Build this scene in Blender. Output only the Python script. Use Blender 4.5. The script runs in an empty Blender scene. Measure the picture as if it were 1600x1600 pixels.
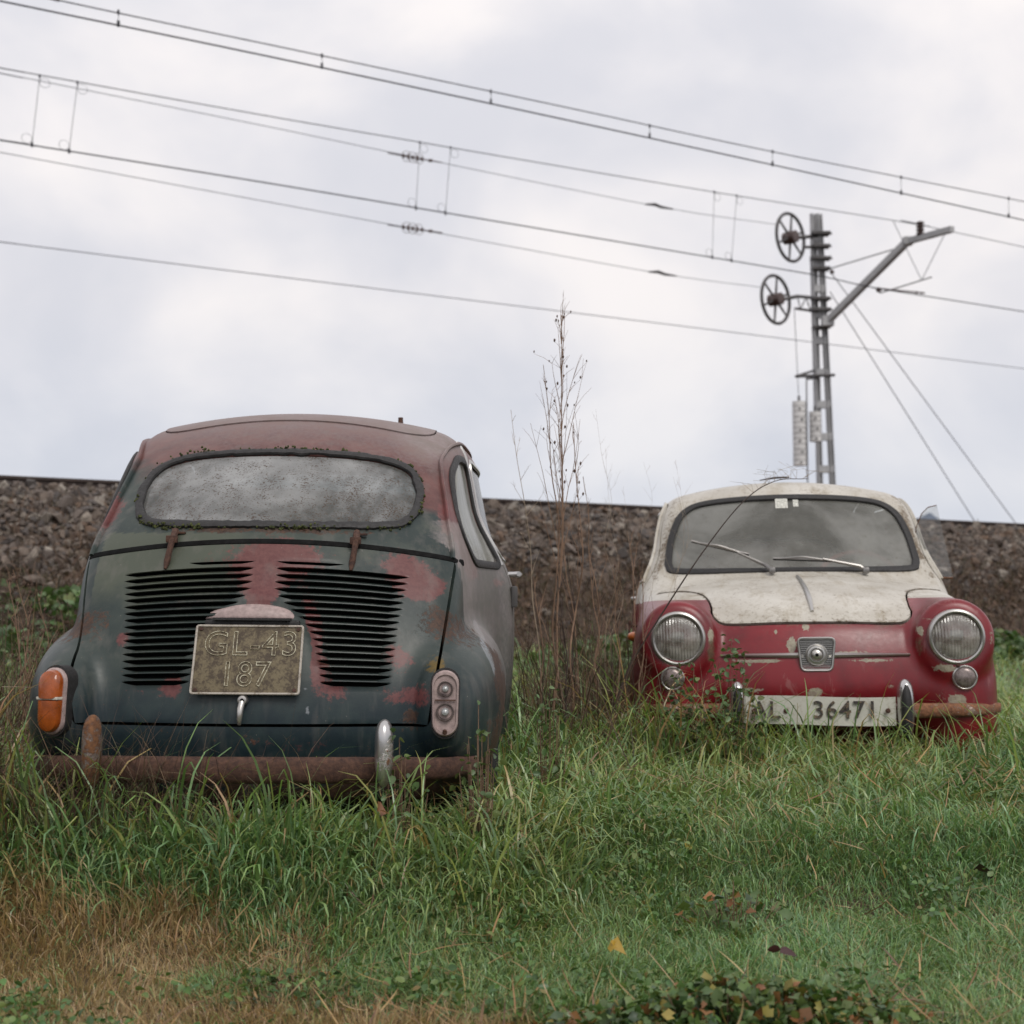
import bpy, bmesh, math, random
import numpy as np
from mathutils import Vector, Matrix, Euler
R = math.radians
random.seed(7); rng = np.random.default_rng(11)
SC = bpy.context.scene
COL = SC.collection
# ---------------------------------------------------------------- camera
CAM_Z, FPX, HOR = 0.72, 2143.0, 965.0
PITCH = math.atan((HOR-800)/FPX)
cam_d = bpy.data.cameras.new("camera"); cam = bpy.data.objects.new("camera", cam_d); COL.objects.link(cam)
cam_d.sensor_width = 56.0; cam_d.lens = FPX/1600*56.0
cam.location = (0, 0, CAM_Z); cam.rotation_euler = (R(90)+PITCH, 0, 0)
cam_d.clip_start = 0.05; cam_d.clip_end = 6000
cam_d.dof.use_dof = True; cam_d.dof.focus_distance = 3.75; cam_d.dof.aperture_fstop = 7.0
SC.camera = cam
def ray(px, py):
    v = np.array([(px-800)/FPX, 1.0, (800-py)/FPX]); c, s = math.cos(PITCH), math.sin(PITCH)
    return np.array([v[0], v[1]*c - v[2]*s, v[1]*s + v[2]*c])
def at(px, py, Y):
    r = ray(px, py); return Vector((r[0]/r[1]*Y, Y, CAM_Z + r[2]/r[1]*Y))
# ---------------------------------------------------------------- world and sun
SUN_EL, SUN_ROT = 48, 155
w = bpy.data.worlds.new("World"); SC.world = w; w.use_nodes = True
nt = w.node_tree; nt.nodes.clear()
def wn(t, **k):
    n = nt.nodes.new(t)
    for a, b in k.items(): setattr(n, a, b)
    return n
wo = wn('ShaderNodeOutputWorld'); bg = wn('ShaderNodeBackground'); bg.inputs['Strength'].default_value = 1.0
sky = wn('ShaderNodeTexSky', sky_type='NISHITA', sun_disc=False, sun_elevation=R(SUN_EL), sun_rotation=R(SUN_ROT))
tc = wn('ShaderNodeTexCoord'); mp = wn('ShaderNodeMapping'); mp.inputs['Scale'].default_value = (1.0, 1.0, 1.35)
mp.inputs['Location'].default_value = (0.35, 0.2, 0.0)
n1 = wn('ShaderNodeTexNoise'); n1.inputs['Scale'].default_value = 5.2; n1.inputs['Detail'].default_value = 5; n1.inputs['Roughness'].default_value = .48
n1.inputs['Distortion'].default_value = .25
cr = wn('ShaderNodeValToRGB'); cr.color_ramp.interpolation = 'B_SPLINE'
e = cr.color_ramp.elements; e[0].position = .36; e[0].color = (.53, .53, .568, 1); e[1].position = .65; e[1].color = (.745, .705, .69, 1)
m_ = e.new(.5); m_.color = (.62, .605, .625, 1)
sx = wn('ShaderNodeSeparateXYZ')
# lower sky is bluer
hr = wn('ShaderNodeMapRange'); hr.inputs[1].default_value = 0.04; hr.inputs[2].default_value = .22; hr.inputs[3].default_value = 1; hr.inputs[4].default_value = 0
mxb = wn('ShaderNodeMix', data_type='RGBA', blend_type='MULTIPLY'); mxb.inputs['B'].default_value = (.83, .885, .955, 1)
top = wn('ShaderNodeMapRange'); top.inputs[1].default_value = 0.1; top.inputs[2].default_value = .5; top.inputs[3].default_value = 1.0; top.inputs[4].default_value = 1.12
sc1 = wn('ShaderNodeVectorMath', operation='SCALE')
sks = wn('ShaderNodeVectorMath', operation='SCALE'); sks.inputs['Scale'].default_value = .10
mx = wn('ShaderNodeMix', data_type='RGBA'); mx.inputs['Factor'].default_value = .95
L = nt.links.new
L(tc.outputs['Generated'], mp.inputs['Vector']); L(mp.outputs[0], n1.inputs['Vector']); L(n1.outputs['Fac'], cr.inputs[0])
L(tc.outputs['Generated'], sx.inputs[0]); L(sx.outputs['Z'], hr.inputs[0]); L(hr.outputs[0], mxb.inputs['Factor']); L(cr.outputs[0], mxb.inputs['A'])
L(sx.outputs['Z'], top.inputs[0]); L(mxb.outputs['Result'], sc1.inputs[0]); L(top.outputs[0], sc1.inputs['Scale'])
L(sky.outputs[0], sks.inputs[0]); L(sks.outputs[0], mx.inputs['A']); L(sc1.outputs[0], mx.inputs['B']); L(mx.outputs['Result'], bg.inputs['Color']); L(bg.outputs[0], wo.inputs['Surface'])
sd = bpy.data.lights.new("sun", 'SUN'); sd.energy = 1.25; sd.angle = R(25); sd.color = (1, .96, .9)
so = bpy.data.objects.new("sun", sd); COL.objects.link(so)
so.rotation_euler = (R(90-SUN_EL), 0, R(180-SUN_ROT))
SC.view_settings.view_transform = 'Standard'; SC.view_settings.look = 'None'; SC.view_settings.gamma = 1; SC.view_settings.exposure = 0.38
SC.cycles.max_bounces = 8; SC.cycles.transparent_max_bounces = 12
# ---------------------------------------------------------------- generic mesh helpers
def mesh_obj(name, V, F, mats=None, parent=None, smooth=True, mi=None):
    me = bpy.data.meshes.new(name); V = np.asarray(V, float).reshape(-1, 3)
    me.from_pydata(V.tolist(), [], [list(map(int, f)) for f in F]); me.update()
    if smooth: me.polygons.foreach_set('use_smooth', [True]*len(me.polygons))
    o = bpy.data.objects.new(name, me); COL.objects.link(o)
    for m in (mats if isinstance(mats, (list, tuple)) else [mats]):
        if m: me.materials.append(m)
    if mi is not None: me.polygons.foreach_set('material_index', [int(i) for i in mi])
    if parent: o.parent = parent
    return o
class MB:
    """collects shapes into one mesh"""
    def __init__(s): s.V = []; s.F = []; s.n = 0; s.mi = []
    def add(s, V, F, m=0):
        V = [tuple(v) for v in V]; s.V += V; s.F += [tuple(i+s.n for i in f) for f in F]; s.n += len(V); s.mi += [m]*len(F); return s
    def box(s, c, d, rot=None, m=0, bev=0.0):
        bm = bmesh.new(); bmesh.ops.create_cube(bm, size=1); bmesh.ops.scale(bm, vec=d, verts=bm.verts)
        if bev: bmesh.ops.bevel(bm, geom=bm.edges[:], offset=bev, segments=2, affect='EDGES', profile=.6)
        return s.bm(bm, c, rot, m)
    def bm(s, bm, c=(0, 0, 0), rot=None, m=0):
        M = Matrix.Translation(c) @ (rot.to_matrix().to_4x4() if rot is not None else Matrix())
        bm.verts.index_update(); s.add([M @ v.co for v in bm.verts], [[v.index for v in f.verts] for f in bm.faces], m); bm.free(); return s
    def tube(s, P, r, n=8, m=0, cap=True, closed=False, flat=None):
        P = [Vector(p) for p in P]; k = len(P); rr = r if hasattr(r, '__len__') else [r]*k
        T = []
        for i in range(k):
            a = P[(i-1) % k] if closed else P[max(i-1, 0)]; b = P[(i+1) % k] if closed else P[min(i+1, k-1)]
            t = (b-a); T.append(t.normalized() if t.length > 1e-9 else Vector((0, 0, 1)))
        u = T[0].orthogonal().normalized(); V = []
        for i in range(k):
            u = (u - T[i]*u.dot(T[i])); u = u.normalized() if u.length > 1e-6 else T[i].orthogonal().normalized()
            v = T[i].cross(u)
            for j in range(n):
                a = 2*math.pi*j/n; V.append(P[i] + (u*math.cos(a)+v*math.sin(a))*rr[i])
        F = []
        for i in range(k if closed else k-1):
            i2 = (i+1) % k
            for j in range(n): F.append((i*n+j, i*n+(j+1) % n, i2*n+(j+1) % n, i2*n+j))
        if cap and not closed: F.append(tuple(range(n))[::-1]); F.append(tuple((k-1)*n+j for j in range(n)))
        return s.add(V, F, m)
    def lathe(s, prof, c=(0, 0, 0), axis='Y', n=40, m=0, sx=1, sz=1):
        """prof: list of (radius, along)"""
        V = []; F = []
        for r, a in prof:
            for j in range(n):
                t = 2*math.pi*j/n; p = (r*math.cos(t)*sx, a, r*math.sin(t)*sz)
                if axis == 'X': p = (p[1], p[0], p[2])
                if axis == 'Z': p = (p[0], p[2], p[1])
                V.append((p[0]+c[0], p[1]+c[1], p[2]+c[2]))
        for i in range(len(prof)-1):
            for j in range(n): F.append((i*n+j, i*n+(j+1) % n, (i+1)*n+(j+1) % n, (i+1)*n+j))
        return s.add(V, F, m)
    def build(s, name, mats, parent=None, smooth=True):
        o = mesh_obj(name, s.V, s.F, mats, parent, smooth, s.mi)
        if smooth and len(s.F):
            try: o.data.set_sharp_from_angle(angle=R(38))
            except Exception: pass
        bm = bmesh.new(); bm.from_mesh(o.data); bmesh.ops.recalc_face_normals(bm, faces=bm.faces); bm.to_mesh(o.data); bm.free()
        return o
def tag(o, label=None, cat=None, group=None, kind=None):
    for k, v in (('label', label), ('category', cat), ('group', group), ('kind', kind)):
        if v: o[k] = v
    return o
def empty(name, loc=(0, 0, 0), rot=(0, 0, 0)):
    o = bpy.data.objects.new(name, None); COL.objects.link(o); o.location = loc; o.rotation_euler = rot; o.empty_display_size = .2; return o
def catmull(P, n=10, closed=False):
    P = [np.array(p, float) for p in P]; k = len(P); out = []
    for i in range(k if closed else k-1):
        p0 = P[(i-1) % k] if closed or i > 0 else 2*P[0]-P[1]; p1 = P[i]; p2 = P[(i+1) % k]
        p3 = P[(i+2) % k] if closed or i+2 < k else 2*P[-1]-P[-2]
        for j in range(n):
            t = j/n; out.append(.5*((2*p1)+(-p0+p2)*t+(2*p0-5*p1+4*p2-p3)*t*t+(-p0+3*p1-3*p2+p3)*t**3))
    if not closed: out.append(P[-1])
    return np.array(out)
def rounded(P, r, n=6):
    """closed polygon with rounded corners (r: one radius or one per corner)"""
    P = [np.array(p, float) for p in P]; k = len(P); out = []
    for i in range(k):
        a, b, c = P[i-1], P[i], P[(i+1) % k]; ri = r[i] if hasattr(r, '__len__') else r
        u = (a-b)/np.linalg.norm(a-b); v = (c-b)/np.linalg.norm(c-b)
        d = min(ri, .49*np.linalg.norm(a-b), .49*np.linalg.norm(c-b))
        for j in range(n+1):
            t = j/n; out.append(b + u*d*(1-t)**2 + v*d*t**2)
    return np.array(out)
def resample(P, step, closed=True):
    Q = np.vstack([P, P[:1]]) if closed else P
    s = np.r_[0, np.cumsum(np.linalg.norm(np.diff(Q, axis=0), axis=1))]; n = max(int(s[-1]/step), 8)
    t = np.linspace(0, s[-1], n+1); 
    if closed: t = t[:-1]
    return np.stack([np.interp(t, s, Q[:, i]) for i in range(Q.shape[1])], 1)
# ---------------------------------------------------------------- car body as an implicit surface
# car coordinates: x to the car's right, y forward (0 = rearmost), z up
PROF = catmull([(.085, .27), (.06, .34), (.04, .43), (.055, .54), (.105, .67), (.175, .80), (.255, .92), (.30, .975), (.37, 1.045), (.48, 1.142), (.61, 1.238), (.77, 1.322),
                (.95, 1.374), (1.2, 1.402), (1.5, 1.410), (1.76, 1.398), (1.92, 1.36), (2.03, 1.28), (2.15, 1.13), (2.26, 1.00), (2.34, .955), (2.45, .935), (2.65, .905), (2.85, .865),
                (3.0, .815), (3.09, .75), (3.14, .65), (3.165, .53), (3.15, .455), (3.095, .40), (2.98, .34), (2.8, .255), (1.6, .23), (.3, .23), (.12, .245)], 6, closed=True)
GY0, GZ0, GD = -.35, -.1, .01
gy = np.arange(GY0, 3.65, GD); gz = np.arange(GZ0, 1.75, GD)
def inpoly(P, X, Y):
    ins = np.zeros(X.shape, bool); x, y = P[:, 0], P[:, 1]; k = len(P); j = k-1
    for i in range(k):
        c = ((y[i] > Y) != (y[j] > Y)); 
        with np.errstate(divide='ignore', invalid='ignore'):
            xi = (x[j]-x[i])*(Y-y[i])/(y[j]-y[i]+1e-30)+x[i]
        ins ^= (c & (X < xi)); j = i
    return ins
def polydist(P, X, Y, near=False):
    best = np.full(X.shape, 1e9); bx = np.zeros(X.shape); by = np.zeros(X.shape); k = len(P)
    for i in range(k):
        a = P[i]; b = P[(i+1) % k]; d = b-a; L2 = d@d+1e-20
        t = np.clip(((X-a[0])*d[0]+(Y-a[1])*d[1])/L2, 0, 1); qx = a[0]+t*d[0]; qy = a[1]+t*d[1]
        dd = (X-qx)**2+(Y-qy)**2; m = dd < best; best = np.where(m, dd, best)
        if near: bx = np.where(m, qx, bx); by = np.where(m, qy, by)
    return (np.sqrt(best), bx, by) if near else np.sqrt(best)
_Y, _Z = np.meshgrid(gy, gz, indexing='ij')
PD = polydist(PROF, _Y, _Z)*np.where(inpoly(PROF, _Y, _Z), -1, 1)
def pdist(y, z):
    a = np.clip((y-GY0)/GD, 0, len(gy)-1.001); b = np.clip((z-GZ0)/GD, 0, len(gz)-1.001)
    i = a.astype(int); j = b.astype(int); u = a-i; v = b-j
    return PD[i, j]*(1-u)*(1-v)+PD[i+1, j]*u*(1-v)+PD[i, j+1]*(1-u)*v+PD[i+1, j+1]*u*v
def smax(a, b, k): h = np.clip(.5+.5*(a-b)/k, 0, 1); return b*(1-h)+a*h+k*h*(1-h)
def smin(a, b, k): return -smax(-a, -b, k)
def sstep(a, b, x): t = np.clip((x-a)/(b-a), 0, 1); return t*t*(3-2*t)
WZ = catmull([(.15, .595), (.30, .635), (.45, .655), (.62, .665), (.78, .664), (.90, .652), (.97, .638), (1.05, .617), (1.18, .590), (1.30, .566), (1.45, .53)], 8)
WYl = catmull([(-.3, .62), (0, .70), (.3, .78), (.7, .875), (1.0, .965), (1.18, 1.045), (1.9, 1.05), (2.3, .985), (2.7, .95), (3.1, .88), (3.4, .80)], 8)
WYu = catmull([(-.3, .66), (0, .70), (.33, .755), (.7, .845), (1.05, .91), (1.4, .975), (1.6, 1.0), (1.8, .985), (2.1, .95), (2.4, .89), (3.4, .7)], 8)
def halfw(y, z):
    u = sstep(.8, 1.1, z)
    return np.interp(z, WZ[:, 0], WZ[:, 1])*(np.interp(y, WYl[:, 0], WYl[:, 1])*(1-u)+np.interp(y, WYu[:, 0], WYu[:, 1])*u)
def superell(x, y, z, c, r, p):
    q = (np.abs((x-c[0])/r[0])**p[0]+np.abs((y-c[1])/r[1])**p[1]+np.abs((z-c[2])/r[2])**p[2])
    g = q**(1/2.3); return (g-1)*min(r)*.95
REAR_AX, FRONT_AX = .62, 2.62
def body_f(x, y, z):
    ax = np.abs(x); x2 = ax*ax
    yy = 1.6+(y-1.6)*(1+.24*x2); zz = z+x2*(.15*sstep(.7, 1.2, z)+.10*sstep(.5, .8, z))
    f = smax(pdist(yy, zz), (ax-halfw(y, z))*.97, .06+.03*sstep(.6, 1.4, y))
    f = smin(f, superell(ax, y, z, (.487, .65, .475), (.176, .63, .250), (2.2, 1.75, 2.5)), .032)     # rear wings
    f = smin(f, superell(ax, y, z, (.51, 2.50, .46), (.180, .655, .35), (2.4, 4.0, 2.6)), .05)     # front wings
    t = np.clip((y-2.55)/.525, 0, 1)                                                            # headlamp pods
    d = np.sqrt((ax-.497)**2+(z-.695)**2+(y-(2.55+t*.525))**2)-.140
    d = smax(d, y-3.135+.12*(z-.695), .03)
    f = smin(f, d, .05)
    f = np.maximum(f, .235-z)
    for ya, rr in ((REAR_AX, .295), (FRONT_AX, .305)):
        dw = np.sqrt((y-ya)**2+(z-.25)**2)-rr
        f = smax(f, -smax(dw, .43-ax, .02), .012)
    return f
def grad(x, y, z, h=.002):
    g = np.stack([body_f(x+h, y, z)-body_f(x-h, y, z), body_f(x, y+h, z)-body_f(x, y-h, z), body_f(x, y, z+h)-body_f(x, y, z-h)], -1)/(2*h)
    return g
def project(P, it=5):
    P = P.copy()
    for _ in range(it):
        g = grad(P[:, 0], P[:, 1], P[:, 2]); v = body_f(P[:, 0], P[:, 1], P[:, 2]); n2 = (g**2).sum(1)+1e-6
        st = (v/n2)[:, None]*g; l = np.linalg.norm(st, axis=1)[:, None]; P -= st*np.minimum(1, .02/(l+1e-9))
    return P
def solve_axis(P, ax, it=12):
    """slide points along one axis onto the body surface"""
    P = P.copy()
    for _ in range(it):
        g = grad(P[:, 0], P[:, 1], P[:, 2])[:, ax]; v = body_f(P[:, 0], P[:, 1], P[:, 2]); g = np.where(np.abs(g) < .12, np.sign(g+1e-9)*.12, g)
        P[:, ax] -= np.clip(v/g, -.05, .05)
    return P
def normals(P):
    g = grad(P[:, 0], P[:, 1], P[:, 2]); return g/(np.linalg.norm(g, axis=1)[:, None]+1e-9)
def surf_nets(h=.0115):
    X = np.arange(-.80, .80+h, h); Y = np.arange(-.06, 3.36, h); Z = np.arange(.16, 1.46, h)
    nx, ny, nz = len(X), len(Y), len(Z); V = np.empty((nx, ny, nz), np.float32)
    YY, ZZ = np.meshgrid(Y, Z, indexing='ij')
    for i, x in enumerate(X): V[i] = body_f(np.full(YY.shape, x), YY, ZZ)
    S = V < 0
    c = np.zeros((nx-1, ny-1, nz-1), np.int8)
    for a in (0, 1):
        for b in (0, 1):
            for d in (0, 1): c += S[a:nx-1+a, b:ny-1+b, d:nz-1+d]
    act = (c > 0) & (c < 8); idx = -np.ones(act.shape, np.int64); I = np.argwhere(act); idx[act] = np.arange(len(I))
    acc = np.zeros((len(I), 3)); cnt = np.zeros(len(I))
    i, j, k = I.T
    cor = [(0, 0, 0), (1, 0, 0), (0, 1, 0), (1, 1, 0), (0, 0, 1), (1, 0, 1), (0, 1, 1), (1, 1, 1)]
    for p, q in ((0, 1), (2, 3), (4, 5), (6, 7), (0, 2), (1, 3), (4, 6), (5, 7), (0, 4), (1, 5), (2, 6), (3, 7)):
        a, b = cor[p], cor[q]; va = V[i+a[0], j+a[1], k+a[2]]; vb = V[i+b[0], j+b[1], k+b[2]]; m = (va < 0) != (vb < 0)
        t = np.where(m, va/(va-vb+1e-12), 0); 
        for d in range(3): acc[:, d] += np.where(m, a[d]+t*(b[d]-a[d]), 0)
        cnt += m
    P = np.array([X[0], Y[0], Z[0]])+(I+acc/cnt[:, None])*h
    F = []
    def quads(m, d1, d2, off, flip):
        A = np.argwhere(m)+np.array(off)
        a = idx[tuple(A.T)]; b = idx[tuple((A-np.array(d1)).T)]; c_ = idx[tuple((A-np.array(d1)-np.array(d2)).T)]; d = idx[tuple((A-np.array(d2)).T)]
        Q = np.stack([a, b, c_, d], 1); fl = flip[tuple(np.argwhere(m).T)]
        Q[fl] = Q[fl][:, ::-1]; F.append(Q)
    e = S[:-1, 1:-1, 1:-1] != S[1:, 1:-1, 1:-1]; quads(e, (0, 1, 0), (0, 0, 1), (0, 1, 1), ~S[:-1, 1:-1, 1:-1])
    e = S[1:-1, :-1, 1:-1] != S[1:-1, 1:, 1:-1]; quads(e, (1, 0, 0), (0, 0, 1), (1, 0, 1), S[1:-1, :-1, 1:-1])
    e = S[1:-1, 1:-1, :-1] != S[1:-1, 1:-1, 1:]; quads(e, (1, 0, 0), (0, 1, 0), (1, 1, 0), ~S[1:-1, 1:-1, :-1])
    F = np.vstack(F); P = project(P, 4); return P, F
BP, BF = surf_nets(.0115)
#print("body", len(BP), len(BF))
def car_matrix(loc, yaw, roll=0, pitch=0):
    return Matrix.Translation(loc) @ Euler((R(pitch), R(roll), R(yaw)), 'XYZ').to_matrix().to_4x4()
M_REAR = car_matrix((-.660, 3.46, 0), 1.7, .45, 0)
M_FRONT = car_matrix((1.107+3.135*math.sin(R(6.8)), 5.0+3.135*math.cos(R(6.8)), -.05), 180-6.8, .5, 0)
def unproj(px, py, M):
    """photo pixel -> point on a car's surface, in car coordinates (used while measuring)"""
    Mi = M.inverted(); o = Mi @ cam.location; d = (Mi.to_3x3() @ Vector(ray(px, py))).normalized(); t = 2.0
    for _ in range(400):
        p = o+d*t; f = float(body_f(np.array([p.x]), np.array([p.y]), np.array([p.z]))[0]) if (-.3 < p.y < 3.6) else .05
        if f < .0005: return tuple(round(c, 3) for c in p)
        t += max(f*.6, .0005) if f < .3 else .05
        if t > 12: return None
# ---------------------------------------------------------------- materials
class NT:
    def __init__(s, name):
        s.m = bpy.data.materials.new(name); s.m.use_nodes = True; s.t = s.m.node_tree; s.t.nodes.clear()
        s.out = s.t.nodes.new('ShaderNodeOutputMaterial'); s._oc = None
    def n(s, t, **k):
        n = s.t.nodes.new(t)
        for a, b in k.items(): setattr(n, a, b)
        return n
    def put(s, sock, v):
        if v is None: return
        if hasattr(v, 'is_linked') or hasattr(v, 'links'): s.t.links.new(v, sock)
        else:
            if isinstance(v, (tuple, list)) and len(v) == 3 and sock.type == 'RGBA': v = (*v, 1)
            sock.default_value = v
    def co(s, which='Object'):
        if s._oc is None: s._oc = s.n('ShaderNodeTexCoord')
        return s._oc.outputs[which]
    def scaled(s, v, sc, loc=(0, 0, 0)):
        m = s.n('ShaderNodeMapping'); s.put(m.inputs['Vector'], v); m.inputs['Scale'].default_value = sc; m.inputs['Location'].default_value = loc; return m.outputs[0]
    def noise(s, scale, detail=3, rough=.55, co=None, dist=0, col=False):
        n = s.n('ShaderNodeTexNoise'); s.put(n.inputs['Vector'], co or s.co()); n.inputs['Scale'].default_value = scale; n.inputs['Detail'].default_value = detail
        n.inputs['Roughness'].default_value = rough; n.inputs['Distortion'].default_value = dist; return n.outputs['Color' if col else 'Fac']
    def voro(s, scale, co=None, feat='F1', out='Distance'):
        n = s.n('ShaderNodeTexVoronoi', feature=feat); s.put(n.inputs['Vector'], co or s.co()); n.inputs['Scale'].default_value = scale; return n.outputs[out]
    def attr(s, name, out='Fac'): n = s.n('ShaderNodeAttribute', attribute_name=name); return n.outputs[out]
    def rng(s, v, a, b, c=0., d=1.):
        n = s.n('ShaderNodeMapRange'); n.clamp = True; s.put(n.inputs[0], v)
        for i, q in enumerate((a, b, c, d)): n.inputs[i+1].default_value = q
        return n.outputs[0]
    def math(s, op, a, b=0.):
        n = s.n('ShaderNodeMath', operation=op); s.put(n.inputs[0], a); s.put(n.inputs[1], b); return n.outputs[0]
    def mix(s, f, a, b, mode='MIX'):
        n = s.n('ShaderNodeMix', data_type='RGBA', blend_type=mode); s.put(n.inputs['Factor'], f); s.put(n.inputs['A'], a); s.put(n.inputs['B'], b); return n.outputs['Result']
    def ramp(s, v, st, mode='LINEAR'):
        n = s.n('ShaderNodeValToRGB'); s.put(n.inputs[0], v); e = n.color_ramp.elements; n.color_ramp.interpolation = mode
        for i, (p, c) in enumerate(st):
            q = e[i] if i < 2 else e.new(p); q.position = p; q.color = (*c, 1)
        return n.outputs[0]
    def bump(s, h, strength=.3, dist=.01):
        n = s.n('ShaderNodeBump'); s.put(n.inputs['Height'], h); n.inputs['Strength'].default_value = strength; n.inputs['Distance'].default_value = dist; return n.outputs[0]
    def bsdf(s, col=(.5, .5, .5), rough=.5, metal=0., normal=None, spec=.5, coat=0., trans=0., alpha=None, sub=None):
        n = s.n('ShaderNodeBsdfPrincipled'); s.put(n.inputs['Base Color'], col); s.put(n.inputs['Roughness'], rough); s.put(n.inputs['Metallic'], metal)
        s.put(n.inputs['Normal'], normal); s.put(n.inputs['Specular IOR Level'], spec); s.put(n.inputs['Coat Weight'], coat); s.put(n.inputs['Transmission Weight'], trans)
        if coat: n.inputs['Coat Roughness'].default_value = .12
        if alpha is not None: s.put(n.inputs['Alpha'], alpha)
        return n.outputs[0]
    def shmix(s, f, a, b): n = s.n('ShaderNodeMixShader'); s.put(n.inputs[0], f); s.t.links.new(a, n.inputs[1]); s.t.links.new(b, n.inputs[2]); return n.outputs[0]
    def end(s, sh): s.t.links.new(sh, s.out.inputs['Surface']); return s.m
M = {}
def simple(name, col, rough=.6, metal=0., var=.25, scale=30, spec=.5, bump=0., coat=0.):
    t = NT(name); f = t.rng(t.noise(scale, 4), .3, .7); c = t.mix(f, tuple(x*(1-var) for x in col), tuple(min(1, x*(1+var)) for x in col))
    t.end(t.bsdf(c, t.rng(t.noise(scale*1.7, 3), .3, .7, rough*.8, min(1, rough*1.2)), metal, t.bump(t.noise(scale*3, 4), bump, .004) if bump else None, spec, coat)); M[name] = t.m; return t.m
simple('void', (.004, .004, .004), .95, spec=.1)
simple('rubber', (.018, .017, .017), .62, scale=60, bump=.3)
simple('seam_shade_black', (.006, .006, .006), .9, spec=.15); simple('tyre', (.012, .012, .012), .8, scale=40, bump=.4)  # the seam strip is black to imitate the shaded gap
simple('interior', (.035, .032, .030), .85, scale=20)
simple('seat_cloth', (.15, .12, .09), .9, scale=25)
simple('oxblood', (.26, .06, .05), .5)
simple('sticker', (.5, .5, .45), .6, scale=150, var=.5)
simple('amber_lens', (.30, .065, .008), .28, var=.35, scale=28, coat=.4)
simple('orange_lens', (.5, .13, .02), .3, var=.3, coat=.3)
simple('lamp_housing', (.33, .25, .235), .5, var=.25, scale=70, bump=.15)
simple('pale_bar', (.5, .47, .40), .5)
simple('reflector_dull', (.22, .18, .17), .3, .5, var=.35, scale=60); simple('lamp_mirror', (.62, .58, .50), .22, .9, var=.15, scale=30)
simple('bulb_glass', (.35, .36, .36), .15, var=.1, coat=.5)
simple('galvanised', (.40, .40, .405), .6, .0, var=.2, scale=3, bump=.1)
simple('dark_steel', (.085, .08, .08), .65, .2, var=.3, scale=6)
simple('wire', (.035, .035, .042), .6, .3, var=.1)
simple('wire_thin', (.13, .13, .15), .6, .2, var=.1)
simple('insulator', (.055, .028, .022), .35, var=.3, coat=.3)
simple('concrete_pale', (.62, .61, .60), .85, var=.15, scale=4, bump=.2)
simple('rail_steel', (.045, .03, .024), .6, .3, var=.3, scale=8)
simple('key_metal', (.5, .48, .45), .3, .85, var=.2)
# glass with grime
def grimy_glass(name, cover, lo, hi, specks=.5, tint=(.9, .95, .93), grow='z', streak=False):
    t = NT(name); co = t.co()
    big = t.noise(2.6, 4, .55, t.scaled(co, (1, 1, .6) if streak else (1, 1, 1)), .5)
    fine = t.noise(175, 3, .75); mid = t.noise(16, 5, .65, t.scaled(co, (1, 1, .25)) if streak else None)
    film = t.mix(t.rng(big, .42, .58), lo, hi); film = t.mix(t.rng(t.noise(30, 4, .6, t.scaled(co, (1, 1, .12))), .45, .7, 0, .3), film, hi)
    film = t.mix(t.rng(mid, .45, .75, 0, .45), film, tuple(x*.62 for x in lo))
    sm = t.attr('spk')
    sp = t.rng(t.math('ADD', t.math('ADD', fine, t.math('MULTIPLY', mid, .35)), t.math('MULTIPLY', sm, .10)), .845-.05*specks, .875)
    film = t.mix(t.math('MULTIPLY', sp, .85), film, (.085, .05, .028))
    d = t.n('ShaderNodeBsdfDiffuse'); t.put(d.inputs['Color'], film); tr = t.n('ShaderNodeBsdfTranslucent'); t.put(tr.inputs['Color'], film)
    film_s = t.shmix(.35, d.outputs[0], tr.outputs[0])
    tp = t.n('ShaderNodeBsdfTransparent'); t.put(tp.inputs['Color'], tint)
    cov = t.math('ADD', t.rng(t.math('ADD', t.math('MULTIPLY', big, .6), t.math('MULTIPLY', mid, .4)), .3, .7, cover-.12, min(1, cover+.12)), sp); cov = t.rng(cov, 0, 1)
    body = t.shmix(cov, tp.outputs[0], film_s)
    gl = t.n('ShaderNodeBsdfGlossy'); gl.inputs['Roughness'].default_value = .09; t.put(gl.inputs['Roughness'], t.rng(big, .3, .7, .06, .2))
    fr = t.n('ShaderNodeFresnel'); fr.inputs['IOR'].default_value = 1.5
    M[name] = t.end(t.shmix(t.math('MULTIPLY', fr.outputs[0], .75), body, gl.outputs[0])); return t.m
grimy_glass('rear_glass', .84, (.13, .135, .13), (.50, .505, .50), 1.0)
grimy_glass('quarter_glass', .98, (.36, .35, .27), (.60, .60, .57), .1, streak=True)
grimy_glass('windscreen_glass', .46, (.32, .32, .285), (.56, .56, .52), .1); grimy_glass('clear_glass', .18, (.3, .3, .28), (.4, .4, .38), .0)
grimy_glass('door_glass', .35, (.2, .2, .19), (.3, .3, .3), .2)
grimy_glass('vent_glass', .13, (.3, .3, .3), (.5, .5, .5), -.3, (.97, .97, .96))
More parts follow.
